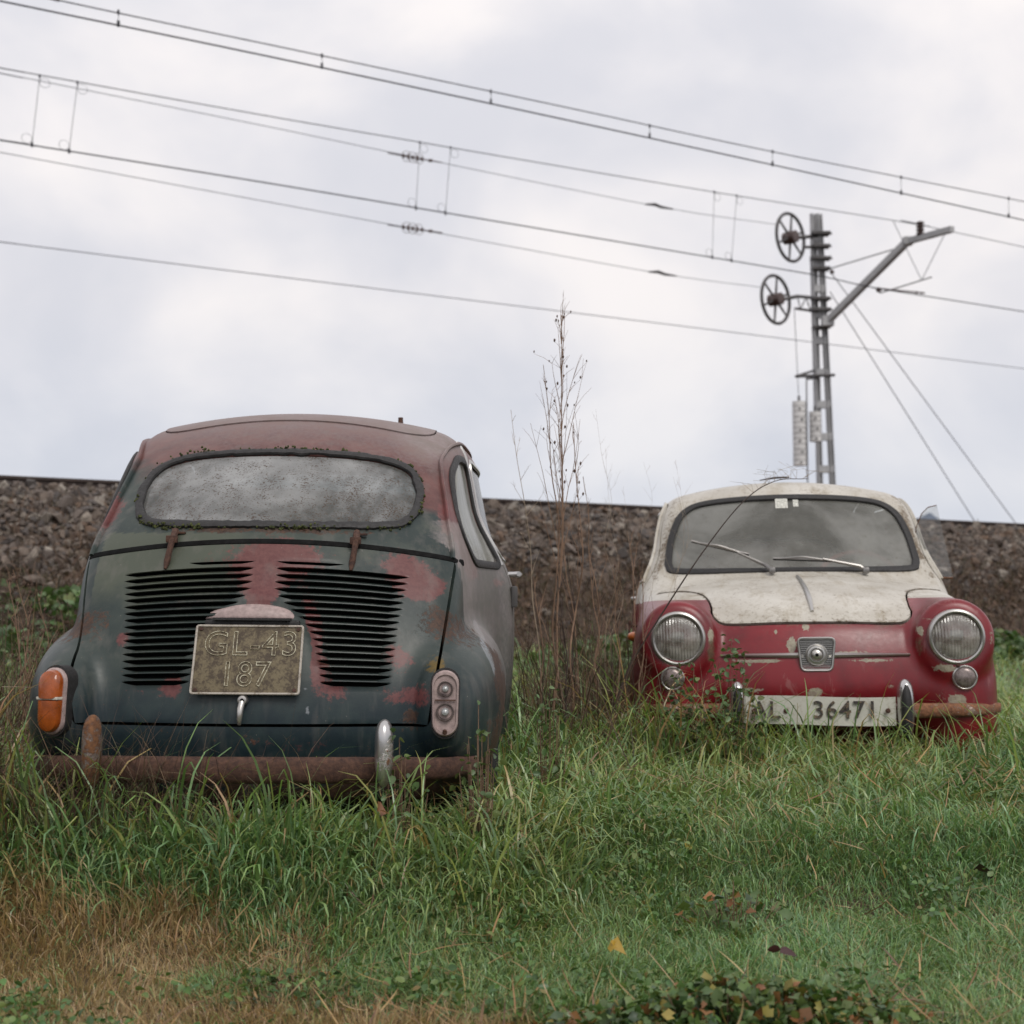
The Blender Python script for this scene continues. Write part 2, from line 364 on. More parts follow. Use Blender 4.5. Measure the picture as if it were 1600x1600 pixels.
def lamp_glass():
    t = NT('headlamp_glass'); sx = t.n('ShaderNodeSeparateXYZ'); t.put(sx.inputs[0], t.co()); wv = t.math('SINE', t.math('ADD', t.math('MULTIPLY', sx.outputs['X'], 560.), t.math('MULTIPLY', t.noise(20, 2), 5.)))
    nb = t.bump(wv, .5, .002); film = t.mix(t.rng(t.noise(30, 4), .35, .65), (.26, .235, .20), (.55, .53, .48)); film = t.mix(t.rng(wv, -1, 1, .0, .14), film, (.16, .145, .12))
    d = t.n('ShaderNodeBsdfDiffuse'); t.put(d.inputs['Color'], film); t.put(d.inputs['Normal'], nb); tp = t.n('ShaderNodeBsdfTransparent'); tp.inputs['Color'].default_value = (.95, .95, .92, 1)
    g = t.n('ShaderNodeBsdfGlossy'); g.inputs['Roughness'].default_value = .10; t.put(g.inputs['Normal'], nb); g.inputs['Color'].default_value = (.9, .9, .9, 1); fr = t.n('ShaderNodeFresnel'); fr.inputs['IOR'].default_value = 1.6
    M['headlamp_glass'] = t.end(t.shmix(t.math('ADD', fr.outputs[0], .04), t.shmix(t.rng(t.noise(12, 4), .3, .7, .38, .66), tp.outputs[0], d.outputs[0]), g.outputs[0]))
lamp_glass()
def worn_metal(name, rust_at, base=(.55, .54, .53), rust=((.055, .022, .012), (.19, .085, .035)), rough=.28):
    t = NT(name); a = t.noise(9, 6, .7); b = t.noise(70, 5, .7)
    msk = t.rng(t.math('ADD', t.math('MULTIPLY', a, .75), t.math('MULTIPLY', b, .35)), rust_at-.03, rust_at+.05)
    rc = t.mix(t.rng(b, .35, .65), rust[0], rust[1])
    M[name] = t.end(t.bsdf(t.mix(msk, base, rc), t.rng(msk, 0, 1, rough, .85), t.rng(msk, 0, 1, .9, .05), t.bump(t.math('MULTIPLY', msk, b), .6, .004))); return t.m
worn_metal('chrome_pitted', .66); worn_metal('chrome_clean', .82, rough=.2); worn_metal('rusty_chrome', .50, base=(.28, .25, .23), rough=.4)
worn_metal('rusty_steel', .36, base=(.10, .08, .07), rust=((.035, .016, .012), (.10, .048, .03)))
worn_metal('rusty_bumper', .49, base=(.42, .33, .28), rust=((.09, .035, .018), (.27, .12, .06)), rough=.45)
worn_metal('trim_steel', .76, base=(.50, .49, .47), rough=.32)
def paint_left():
    t = NT('weathered_paint'); co = t.co()
    lo = t.noise(3.2, 4, .6, dist=.6); md = t.noise(14, 5, .65); fi = t.noise(80, 5, .7); vf = t.noise(260, 3, .6); st = t.noise(22, 4, .6, t.scaled(co, (1, 1, .13)))
    c = t.mix(t.rng(lo, .36, .62), (.017, .028, .027), (.037, .050, .043))
    c = t.mix(t.rng(md, .5, .7, 0, .45), c, (.060, .070, .060))
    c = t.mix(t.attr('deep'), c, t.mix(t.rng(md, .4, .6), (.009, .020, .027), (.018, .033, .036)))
    grn = t.rng(t.math('ADD', t.attr('green'), t.math('MULTIPLY', t.math('SUBTRACT', md, .5), .8)), .3, .8)
    c = t.mix(grn, c, (.066, .076, .055))
    mm = t.rng(t.math('ADD', t.attr('mar'), t.math('MULTIPLY', t.math('SUBTRACT', lo, .5), 1.1)), .38, .72)
    mar = t.mix(t.rng(md, .35, .65), (.085, .032, .029), (.145, .060, .052)); c = t.mix(mm, c, mar)
    rd = t.rng(t.math('ADD', t.attr('red'), t.math('ADD', t.math('MULTIPLY', t.math('SUBTRACT', md, .5), .9), t.math('MULTIPLY', t.math('SUBTRACT', fi, .5), .95))), .42, .60)
    c = t.mix(t.math('MULTIPLY', rd, .80), c, t.mix(t.rng(fi, .35, .65), (.115, .026, .027), (.165, .052, .048)))
    pl = t.rng(t.math('ADD', t.attr('pale'), t.math('ADD', t.math('MULTIPLY', t.math('SUBTRACT', md, .5), 1.0), t.math('MULTIPLY', t.math('SUBTRACT', fi, .5), .8))), .5, .62)
    c = t.mix(t.math('MULTIPLY', pl, .7), c, (.24, .26, .28))
    du = t.rng(t.math('ADD', t.attr('dust'), t.math('MULTIPLY', t.math('SUBTRACT', fi, .5), 1.0)), .25, 1.05)
    c = t.mix(t.math('MULTIPLY', du, .75), c, t.mix(t.rng(md, .4, .6), (.30, .255, .25), (.225, .20, .185)))
    rs = t.rng(t.math('ADD', t.attr('rust'), t.math('ADD', t.math('MULTIPLY', t.math('SUBTRACT', md, .5), 1.2), t.math('MULTIPLY', t.math('SUBTRACT', fi, .5), .9))), .5, .66)
    rc = t.mix(t.rng(fi, .4, .66), (.034, .017, .012), (.085, .042, .024)); c = t.mix(t.math('MULTIPLY', rs, .9), c, rc)
    sp = t.rng(t.math('ADD', t.math('MULTIPLY', fi, .6), t.math('MULTIPLY', vf, .5)), .68, .74); c = t.mix(t.math('MULTIPLY', sp, .75), c, (.13, .065, .03))
    ch = t.rng(t.voro(60), .05, .09, 1, 0); ch = t.math('MULTIPLY', ch, t.rng(md, .56, .6)); c = t.mix(ch, c, (.20, .19, .17))
    mo = t.rng(t.math('ADD', t.attr('moss'), t.math('MULTIPLY', t.math('SUBTRACT', fi, .5), 1.6)), .5, .8); c = t.mix(mo, c, t.mix(vf, (.10, .05, .012), (.13, .10, .02)))
    c = t.mix(t.rng(st, .52, .72, 0, .28), c, (.16, .145, .13))
    rough = t.rng(t.math('ADD', t.math('MULTIPLY', rs, .3), t.math('ADD', t.math('MULTIPLY', du, .35), t.math('MULTIPLY', fi, .25))), 0, .9, .34, .88)
    bmp = t.math('ADD', t.math('MULTIPLY', rs, t.math('MULTIPLY', fi, .6)), t.math('ADD', t.math('MULTIPLY', vf, .10), t.math('MULTIPLY', t.noise(6, 2), .9)))
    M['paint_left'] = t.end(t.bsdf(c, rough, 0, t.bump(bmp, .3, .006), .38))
paint_left()
def paint_right():
    t = NT('two_tone_paint'); co = t.co()
    lo = t.noise(3.0, 4, .6, dist=.5); md = t.noise(13, 5, .65); fi = t.noise(75, 5, .7); vf = t.noise(240, 3, .6)
    w_ = t.mix(t.rng(lo, .35, .65), (.41, .38, .325), (.55, .525, .47))
    w_ = t.mix(t.rng(t.math('ADD', md, t.math('MULTIPLY', t.math('SUBTRACT', fi, .5), .7)), .54, .76, 0, .6), w_, (.24, .20, .14))
    w_ = t.mix(t.rng(t.noise(9, 5, .7, t.scaled(co, (1.6, .5, .35)), .6), .52, .68, 0, .5), w_, (.27, .22, .14)); w_ = t.mix(t.rng(t.math('ADD', t.math('MULTIPLY', fi, .62), t.math('MULTIPLY', vf, .45)), .625, .675), w_, (.085, .055, .028))
    r_ = t.mix(t.rng(lo, .35, .65), (.115, .006, .010), (.205, .009, .015)); r_ = t.mix(t.rng(md, .5, .72, 0, .5), r_, (.085, .012, .013))
    r_ = t.mix(t.rng(t.math('ADD', t.attr('dust'), t.math('MULTIPLY', t.math('SUBTRACT', fi, .5), .9)), .3, 1.1, 0, .20), r_, (.40, .20, .20))
    c = t.mix(t.rng(t.attr('redzone'), .47, .53), w_, r_)
    scr = t.rng(t.noise(9, 5, .75, t.scaled(co, (1, 1, .25)), 1.2), .60, .66); r0_ = t.math('MULTIPLY', scr, t.attr('redzone')); c = t.mix(t.math('MULTIPLY', r0_, .45), c, (.30, .13, .12))
    cp = t.rng(t.math('ADD', t.attr('chip'), t.math('ADD', t.math('MULTIPLY', t.math('SUBTRACT', md, .5), 1.1), t.math('MULTIPLY', t.math('SUBTRACT', fi, .5), 1.1))), .5, .56)
    c = t.mix(cp, c, t.mix(t.rng(fi, .4, .6), (.34, .31, .23), (.24, .20, .15)))
    gr = t.rng(t.math('ADD', t.attr('rust'), t.math('ADD', t.math('MULTIPLY', t.math('SUBTRACT', md, .5), 1.1), t.math('MULTIPLY', t.math('SUBTRACT', fi, .5), 1.0))), .45, .75)
    c = t.mix(t.math('MULTIPLY', gr, .85), c, t.mix(t.rng(vf, .4, .6), (.06, .038, .02), (.15, .10, .05)))
    sp = t.rng(t.math('ADD', t.math('MULTIPLY', fi, .6), t.math('MULTIPLY', vf, .5)), .65, .70); c = t.mix(t.math('MULTIPLY', sp, .6), c, (.10, .055, .035))
    rough = t.rng(t.math('ADD', t.math('MULTIPLY', fi, .4), t.math('ADD', t.math('MULTIPLY', gr, .4), t.math('MULTIPLY', t.attr('redzone'), -.12))), 0, .8, .28, .8)
    M['paint_right'] = t.end(t.bsdf(c, rough, 0, t.bump(t.math('ADD', t.math('MULTIPLY', vf, .15), t.math('ADD', t.math('MULTIPLY', gr, .3), t.noise(6, 2))), .22, .006), .5))
paint_right()
def plate_mat(name, a, b, thr, scale=30):
    t = NT(name); md = t.noise(scale, 5, .7); fi = t.noise(scale*6, 4, .7)
    c = t.mix(t.rng(t.math('ADD', t.math('MULTIPLY', md, .7), t.math('MULTIPLY', fi, .4)), thr-.06, thr+.06), a, b)
    M[name] = t.end(t.bsdf(c, .7, 0, t.bump(fi, .5, .003)))
plate_mat('plate_grimed', (.145, .115, .065), (.055, .038, .022), .55)
plate_mat('plate_edge', (.42, .38, .33), (.2, .16, .12), .62)
plate_mat('plate_stroke', (.50, .47, .35), (.15, .12, .07), .56, 40)
plate_mat('plate_white', (.50, .49, .43), (.27, .23, .15), .64, 14)
plate_mat('plate_ink', (.035, .03, .028), (.20, .14, .085), .60, 45)
t = NT('moss'); M['moss'] = t.end(t.bsdf(t.mix(t.rng(t.noise(120, 3), .35, .65), (.022, .028, .008), (.075, .085, .022)), .95))
# ---------------------------------------------------------------- cutting the body into panels
def off_poly(P, d):
    """offset a closed 2D outline outward by d"""
    T = np.roll(P, -1, 0)-np.roll(P, 1, 0); N = np.stack([T[:, 1], -T[:, 0]], 1); N /= np.linalg.norm(N, axis=1)[:, None]+1e-12
    A = (P[:, 0]*np.roll(P[:, 1], -1)-np.roll(P[:, 0], -1)*P[:, 1]).sum()
    return P+N*d*(1 if A > 0 else -1)
FV = BP.copy(); FC = BP[BF].mean(1); ALIVE = np.ones(len(BF), bool)
_n = np.cross(BP[BF[:, 2]]-BP[BF[:, 0]], BP[BF[:, 3]]-BP[BF[:, 1]]); 
if (np.einsum('ij,ij->i', _n, normals(FC)) < 0).mean() > .5: BF = BF[:, ::-1].copy()
def relax(V, F, fixed, free, it=3):
    n = len(V); fr = np.zeros(n, bool); fr[free] = True; fr[fixed] = False
    fs = F[fr[F].any(1)]
    for _ in range(it):
        acc = np.zeros((n, 3)); cnt = np.zeros(n)
        for a, b in ((0, 1), (1, 2), (2, 3), (3, 0)):
            np.add.at(acc, fs[:, a], V[fs[:, b]]); np.add.at(acc, fs[:, b], V[fs[:, a]]); np.add.at(cnt, fs[:, a], 1); np.add.at(cnt, fs[:, b], 1)
        ids = np.where(fr & (cnt > 0))[0]; V[ids] = .5*V[ids]+.5*acc[ids]/cnt[ids][:, None]; V[ids] = project(V[ids], 2)
    return V
def lip(V, F, ids, depth):
    """turn the cut edge inward so that a panel has thickness"""
    m = np.zeros(len(V), bool); m[ids] = True
    E = {}
    for f in F[m[F].sum(1) >= 2]:
        for i in range(len(f)):
            a, b = f[i], f[(i+1) % len(f)]
            if m[a] and m[b]: E[(a, b)] = E.get((a, b), 0)+1
    ed = [(a, b) for (a, b) in E if (b, a) not in E]
    used = sorted({v for e_ in ed for v in e_}); mp_ = {v: len(V)+i for i, v in enumerate(used)}
    if not used: return V, [list(f) for f in F]
    U = V[used]; V2 = np.vstack([V, U-normals(U)*depth])
    return V2, [list(f) for f in F]+[[b, a, mp_[a], mp_[b]] for a, b in ed]
CUTIDS = []
def cut(axes, poly, cond, gap=.004, keep_in=0.):
    """removes the faces inside an outline from the body and returns them as a panel"""
    global FV, ALIVE
    ax3 = 3-axes[0]-axes[1]; poly = resample(poly, .004)
    ins = inpoly(poly, FC[:, axes[0]], FC[:, axes[1]]) & cond(FC) & ALIVE; out = ALIVE & ~ins
    vi = np.zeros(len(FV), bool); vi[BF[ins]] = True; vo = np.zeros(len(FV), bool); vo[BF[out]] = True
    ids = np.where(vi & vo)[0]
    VI = FV.copy()
    for V, d, faces in ((VI, -gap/2+keep_in, BF[ins]), (FV, gap/2, BF[out])):
        q = off_poly(poly, d); _, nx, ny = polydist(q, V[ids, axes[0]], V[ids, axes[1]], True)
        V[ids, axes[0]] = nx; V[ids, axes[1]] = ny; V[ids] = solve_axis(V[ids], ax3)
        near = np.zeros(len(V), bool); near[ids] = True; ring = np.unique(faces[near[faces].any(1)]); near[ring] = True; ring = np.unique(faces[near[faces].any(1)])
        relax(V, faces, np.concatenate([ids]+CUTIDS), ring)
    ALIVE = out; CUTIDS.append(ids)
    return VI, BF[ins], ids
def compact(V, F):
    F = [list(f) for f in F]; u = sorted({i for f in F for i in f}); mp_ = {v: i for i, v in enumerate(u)}
    return V[u], [[mp_[i] for i in f] for f in F]
def mirror(P, s=-1): return P
RW = catmull([(-.403, 1.045), (-.398, 1.115), (-.355, 1.172), (-.24, 1.203), (0, 1.213), (.24, 1.203), (.355, 1.172), (.398, 1.115), (.403, 1.045), (.372, .988), (.29, .969), (0, .966), (-.29, .969), (-.372, .988)], 8, True)
WS = catmull([(-.535, 1.04), (-.515, 1.15), (-.462, 1.25), (-.34, 1.298), (0, 1.315), (.34, 1.298), (.462, 1.25), (.515, 1.15), (.535, 1.04), (.533, .995), (.49, .966), (.2, .962), (0, .963), (-.2, .962), (-.49, .966), (-.533, .995)], 8, True)
QW = rounded([(.64, 1.150), (.82, 1.225), (1.04, 1.238), (1.068, .895), (.64, .888), (.515, .985)], [.08, .06, .06, .03, .06, .10])
DW = rounded([(1.175, 1.258), (1.84, 1.262), (2.075, .965), (2.06, .935), (1.175, .925)], [.04, .08, .03, .02, .03])
DOOR = rounded([(1.115, 1.302), (1.87, 1.302), (2.145, .975), (2.165, .90), (2.13, .33), (1.115, .31)], [.03, .10, .05, .04, .06, .05])
LIDO = np.array([(u*(.449+.04*1), 0) for u in (0,)])  # placeholder row, replaced below
def lid_pt(u, v, grow=0.): return np.array([u*(.443+.060*v), .452+v*(.467-.042*u*u)])
LIDO = rounded([lid_pt(-1, 0)]+[lid_pt(u, 0) for u in np.linspace(-.9, .9, 7)]+[lid_pt(1, 0)]+[lid_pt(1, v) for v in (.3, .6)]+[lid_pt(1, 1)]+[lid_pt(u, 1) for u in np.linspace(.9, -.9, 9)]+[lid_pt(-1, 1)]+[lid_pt(-1, v) for v in (.6, .3)], .02, 3)
HOOD = catmull([(0, 3.09), (.2, 3.075), (.335, 3.043), (.365, 3.0), (.366, 2.94), (.378, 2.82), (.41, 2.68), (.47, 2.57), (.545, 2.50), (.575, 2.455), (.54, 2.425), (.3, 2.425), (0, 2.425), (-.3, 2.425), (-.54, 2.425), (-.575, 2.455), (-.545, 2.50), (-.47, 2.57), (-.41, 2.68), (-.378, 2.82), (-.366, 2.94), (-.365, 3.0), (-.335, 3.043), (-.2, 3.075)], 6, True)
ROOFP = rounded([(-.43, .80), (.43, .80), (.43, 1.72), (-.43, 1.72)], [.13, .13, .1, .1])
PARTS = {}
PARTS['rw'] = cut((0, 2), off_poly(RW, -.014), lambda C: (C[:, 1] < 1.0), .002)
PARTS['ws'] = cut((0, 2), off_poly(WS, -.014), lambda C: (C[:, 1] > 1.75), .002)
for s, k in ((1, 'R'), (-1, 'L')):
    cd = lambda C, s=s: (C[:, 0]*s > .3)
    PARTS['qw'+k] = cut((1, 2), off_poly(QW, -.012), cd, .002)
    PARTS['dw'+k] = cut((1, 2), off_poly(DW, -.012), cd, .002)
    PARTS['door'+k] = cut((1, 2), DOOR, cd, .008)
PARTS['hood'] = cut((0, 1), HOOD, lambda C: (C[:, 2] > .6), .007)
PARTS['roof'] = cut((0, 1), ROOFP, lambda C: (C[:, 2] > 1.1), .004)
PARTS['lid'] = cut((0, 2), off_poly(LIDO, .003), lambda C: (C[:, 1] < .6), .010)
def gauss(P, c, r, axes=(0, 2), amp=1., ang=0.):
    a = P[:, axes[0]]-c[0]; b = P[:, axes[1]]-c[1]; ca, sa = math.cos(ang), math.sin(ang); u = (a*ca+b*sa)/r[0]; v = (-a*sa+b*ca)/r[1]
    return amp*np.exp(-(u*u+v*v)*1.1)
def hashn(P, s, seed=0):
    """smooth value noise in 3D for the painted masks"""
    Q = P*s+seed*17.3; I = np.floor(Q).astype(int); f = Q-I; f = f*f*(3-2*f); out = 0
    for a in (0, 1):
        for b in (0, 1):
            for c in (0, 1):
                h = ((I[:, 0]+a)*73856093 ^ (I[:, 1]+b)*19349663 ^ (I[:, 2]+c)*83492791) & 0xffff
                h = ((h*2654435761) >> 7) & 0xffff
                out = out+(h/65535.)*(f[:, 0] if a else 1-f[:, 0])*(f[:, 1] if b else 1-f[:, 1])*(f[:, 2] if c else 1-f[:, 2])
    return out
def masks(P, kind):
    x, y, z = P.T; N = normals(P) if len(P) < 3e5 else np.zeros_like(P); D = {}
    rear = (y < .75) & (np.abs(x) < .47) & (z < .95)
    if kind == 'left':
        red = gauss(P, (.02, .87), (.16, .07))+gauss(P, (.0, .80), (.05, .09))+gauss(P, (.375, .85), (.085, .055), ang=-.5)+gauss(P, (.42, .80), (.06, .035))
        red += gauss(P, (.135, .72), (.022, .07), ang=.3)*.8+gauss(P, (.15, .62), (.014, .10))*.55
        red += gauss(P, (.37, .62), (.055, .055))*.68+gauss(P, (.215, .535), (.035, .035))*.7+gauss(P, (.39, .52), (.10, .04))*.66+gauss(P, (-.36, .66), (.025, .03))*.75+gauss(P, (-.21, .545), (.035, .04))*.8+gauss(P, (-.30, .53), (.06, .03))*.5+gauss(P, (.17, .58), (.03, .09))*.5
        red = np.where(y < 1.0, red, 0)+gauss(P, (.12, .40), (.20, .035))*(y < .3)*.42
        side = sstep(.40, .50, np.abs(x))*((y > .36))
        red += side*(gauss(P, (.46, 1.03), (.09, .16), (1, 2))+gauss(P, (.58, .88), (.14, .06), (1, 2))+gauss(P, (1.0, .84), (.10, .02), (1, 2))*.7)
        D['red'] = red
        top = sstep(1.0, 1.30, z+.10*x+.06*(hashn(P, 5, 3)-.5))
        D['mar'] = np.clip(top*1.05+.75*sstep(.15, .45, x)*sstep(.98, 1.1, z)+.25*sstep(.93, 1.0, z), 0, 1)*(z > .925)
        D['dust'] = np.clip(.62*sstep(.62, 1.0, N[:, 2])*sstep(1.1, 1.35, z)+gauss(P, (.45, 1.27), (.12, .09))*.85*(y < 1.2)+side*gauss(P, (.45, .86), (.12, .12), (1, 2), .55)+.12*sstep(.3, .9, N[:, 2]), 0, 1)
        D['dust'] += side*(x > 0)*(.50*sstep(.35, .75, z)+.28)*(z < 1.0)+side*(x <= 0)*.3*sstep(.4, .8, z)*(z < .97)
        D['green'] = np.where(rear, .75*sstep(.62, .9, z)*sstep(.15, -.35, x)+.35*sstep(.7, .9, z), .30*(z > .95))
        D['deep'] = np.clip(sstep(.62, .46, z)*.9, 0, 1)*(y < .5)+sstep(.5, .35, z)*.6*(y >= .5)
        wing = (np.abs(x) > .40)*1.
        D['pale'] = wing*(gauss(P, (.30, .61), (.055, .028), (1, 2), .95, .9)+gauss(P, (.40, .67), (.16, .018), (1, 2), .75, .35)+gauss(P, (.30, .54), (.05, .06), (1, 2), .45)+gauss(P, (.56, .70), (.10, .03), (1, 2), .55))+gauss(P, (.138, .485), (.010, .022))*.75*(y < .4)+gauss(P, (.132, .54), (.012, .010))*.7*(y < .4)
        D['rust'] = wing*(gauss(P, (.40, .48), (.16, .16), (1, 2), .92)+gauss(P, (.24, .70), (.16, .08), (1, 2), .66)+gauss(P, (.50, .30), (.3, .08), (1, 2), .6)+gauss(P, (.34, .58), (.2, .03), (1, 2), .45, .4))+.34*sstep(.475, .45, z)*(y < .3)+.38*sstep(.36, .26, z)+gauss(P, (.395, .475), (.03, .02))*.9*(y < .3)+gauss(P, (0, .95), (.6, .018))*.40*(y < .6)
        for q in (1, -1): D['rust'] += gauss(P, (q*.262, .86), (.02, .05))*.30*(y < .5)
        D['rust'] += .42*np.exp(-(polydist(RW[::3], x, z)/.02)**2)*(y < 1.0)*(z > .95)
        D['moss'] = gauss(P, (.462, .60), (.035, .03))*(y < .3)*(x > 0)+.35*gauss(P, (.40, .64), (.16, .015), (1, 2), .8, .35)*wing
    else:
        rz = sstep(.846, .838, z)
        rz = np.where((y < 2.3), sstep(.84, .83, z), rz); D['redzone'] = rz
        f = (y > 2.9)
        ch = gauss(P, (.085, .668), (.018, .03))+gauss(P, (-.10, .640), (.10, .010))*.8+gauss(P, (.20, .614), (.12, .009))*.85+gauss(P, (-.20, .614), (.12, .007))*.6+gauss(P, (.03, .735), (.015, .014))+gauss(P, (.14, .72), (.008, .01))
        ch += gauss(P, (.01, .50), (.035, .022))+gauss(P, (-.49, .475), (.04, .025))*1.+gauss(P, (-.46, .585), (.05, .015))+gauss(P, (.375, .71), (.012, .03))+gauss(P, (-.375, .72), (.014, .02))+gauss(P, (-.42, .76), (.05, .012))*.7+gauss(P, (.24, .51), (.06, .012))*.6+gauss(P, (-.25, .52), (.05, .012))*.5+gauss(P, (-.62, .7), (.02, .06))*.5
        D['chip'] = ch*f+.35*hashn(P, 9, 5)**3*(z < .84)
        D['dust'] = .55*sstep(.5, .95, N[:, 2])*(z < .86)+gauss(P, (.62, .76), (.06, .10))*.6+gauss(P, (0, .73), (.5, .03))*.35*f
        seam = np.exp(-(polydist(HOOD[::2], x, y)/.018)**2)*(z > .7)*.58
        ws = np.exp(-(np.abs(polydist(WS[::3], x, z))/.02)**2)*(y > 1.75)*.4
        a = np.exp(-((np.abs(x)-np.interp(z, [.9, 1.3], [.60, .50]))/.03)**2)*(z > .93)*(z < 1.33)*(y > 1.8)*.55
        D['rust'] = seam+ws+a+.30*gauss(P, (.0, 1.37), (.6, .04))*(y > 1.6)+.5*sstep(.42, .30, z)+gauss(P, (0, .90), (.7, .03))*.25*(y > 2.2)+gauss(P, (-.37, .66), (.02, .08))*.5*f+gauss(P, (-.5, .58), (.06, .03))*.6*f+gauss(P, (.375, .64), (.02, .10))*.7*f
    return D
def add_attrs(o, P, kind):
    for k, v in masks(P, kind).items():
        a = o.data.attributes.new(k, 'FLOAT', 'POINT'); a.data.foreach_set('value', np.asarray(v, np.float32))
def sweep(path, w, h, mat, name, parent, closed=True, lift=0., wob=0., seed=1, n=10):
    """a flattened round section laid along a path on the body surface"""
    P = np.asarray(path, float); N = normals(P); k = len(P)
    T = (np.roll(P, -1, 0)-np.roll(P, 1, 0)) if closed else np.gradient(P, axis=0); T /= np.linalg.norm(T, axis=1)[:, None]+1e-12
    B = np.cross(T, N); B /= np.linalg.norm(B, axis=1)[:, None]+1e-12; V = []; r = np.random.default_rng(seed)
    ww = w*(1+wob*np.interp(np.arange(k), np.arange(0, k+4, 2), r.normal(0, 1, len(np.arange(0, k+4, 2)))))
    off = wob*w*.35*r.normal(0, 1, k)
    for j in range(n):
        a = 2*math.pi*j/n; ca, sa = math.cos(a), math.sin(a); ca = np.sign(ca)*abs(ca)**.7; sa = np.sign(sa)*abs(sa)**.7
        V.append(P+B*(ca*ww[:, None]*.5+off[:, None])+N*(sa*h*.5+lift))
    V = np.stack(V, 1).reshape(-1, 3); F = []
    for i in range(k if closed else k-1):
        i2 = (i+1) % k
        for j in range(n): F.append((i*n+j, i2*n+j, i2*n+(j+1) % n, i*n+(j+1) % n))
    if not closed: F += [tuple(range(n)), tuple((k-1)*n+j for j in range(n))[::-1]]
    mb = MB(); mb.add(V, F); return mb.build(name, mat, parent)
def on_surf(P2, axes, guess, step=.012, closed=True):
    Q = resample(np.asarray(P2, float), step, closed); P = np.zeros((len(Q), 3)); P[:, axes[0]] = Q[:, 0]; P[:, axes[1]] = Q[:, 1]
    a3 = 3-axes[0]-axes[1]; P[:, a3] = guess if not callable(guess) else guess(Q); return solve_axis(P, a3, 30)
def surf_y(x, z, front=False):
    P = np.stack([np.ravel(x), np.full(np.size(x), 3.15 if front else .05), np.ravel(z)], 1).astype(float)
    lo = np.full(len(P), -.1 if not front else 2.3); hi = np.where(P[:, 2] < .62, .33, 1.2) if not front else np.full(len(P), 3.4)
    for _ in range(30):
        m = .5*(lo+hi); f = body_f(P[:, 0], m, P[:, 2]); ins = f < 0
        if front: lo = np.where(ins, m, lo); hi = np.where(ins, hi, m)
        else: hi = np.where(ins, m, hi); lo = np.where(ins, lo, m)
    return .5*(lo+hi).reshape(np.shape(x))
def text_mesh(txt, size, parent, name, mat, loc, rot, extrude=.0012, outline=0., sx=1., bold=0.):
    cu = bpy.data.curves.new('lettering', 'FONT'); cu.body = txt; cu.size = size; cu.align_x = 'CENTER'; cu.align_y = 'CENTER'; cu.extrude = extrude; cu.offset = bold; cu.space_character = 1.08
    if outline: cu.fill_mode = 'NONE'; cu.extrude = 0; cu.bevel_depth = outline
    o = bpy.data.objects.new('tmp', cu); COL.objects.link(o); bpy.context.view_layer.update()
    me = bpy.data.meshes.new_from_object(o.evaluated_get(bpy.context.evaluated_depsgraph_get())); bpy.data.objects.remove(o)
    q = bpy.data.objects.new(name, me); COL.objects.link(q); me.materials.clear(); me.materials.append(mat); q.parent = parent; q.location = loc; q.rotation_euler = rot; q.scale = (sx, 1, 1); return q
# ---------------------------------------------------------------- cars
def panel(key, name, mat, parent, kind, off=0., depth=.012, mats2=None, attrs=True):
    V, F, ids = PARTS[key]; V = V.copy()
    if depth: V, F = lip(V, F, ids, depth)
    V, F = compact(V, F)
    if off: V = V+normals(V)*off
    o = mesh_obj(name, V, F, mat, parent)
    if depth: o.data.set_sharp_from_angle(angle=R(50))
    if attrs: add_attrs(o, V, kind)
    return o
def glass(key, name, mat, parent, off=-.005):
    V, F, ids = PARTS[key]; V, F = compact(V, F); V = V+normals(V)*off; o = mesh_obj(name, V, F, mat, parent)
    a = o.data.attributes.new('spk', 'FLOAT', 'POINT'); z = V[:, 2]; zz = (z-z.min())/(z.max()-z.min())
    xx = V[:, 0]; m = (xx-xx.min())/(xx.max()-xx.min())
    s = .55+.25*(1-zz)+.25*np.abs(m-.25) if key == 'rw' else .5-.5*zz
    a.data.foreach_set('value', s.astype(np.float32)); return o
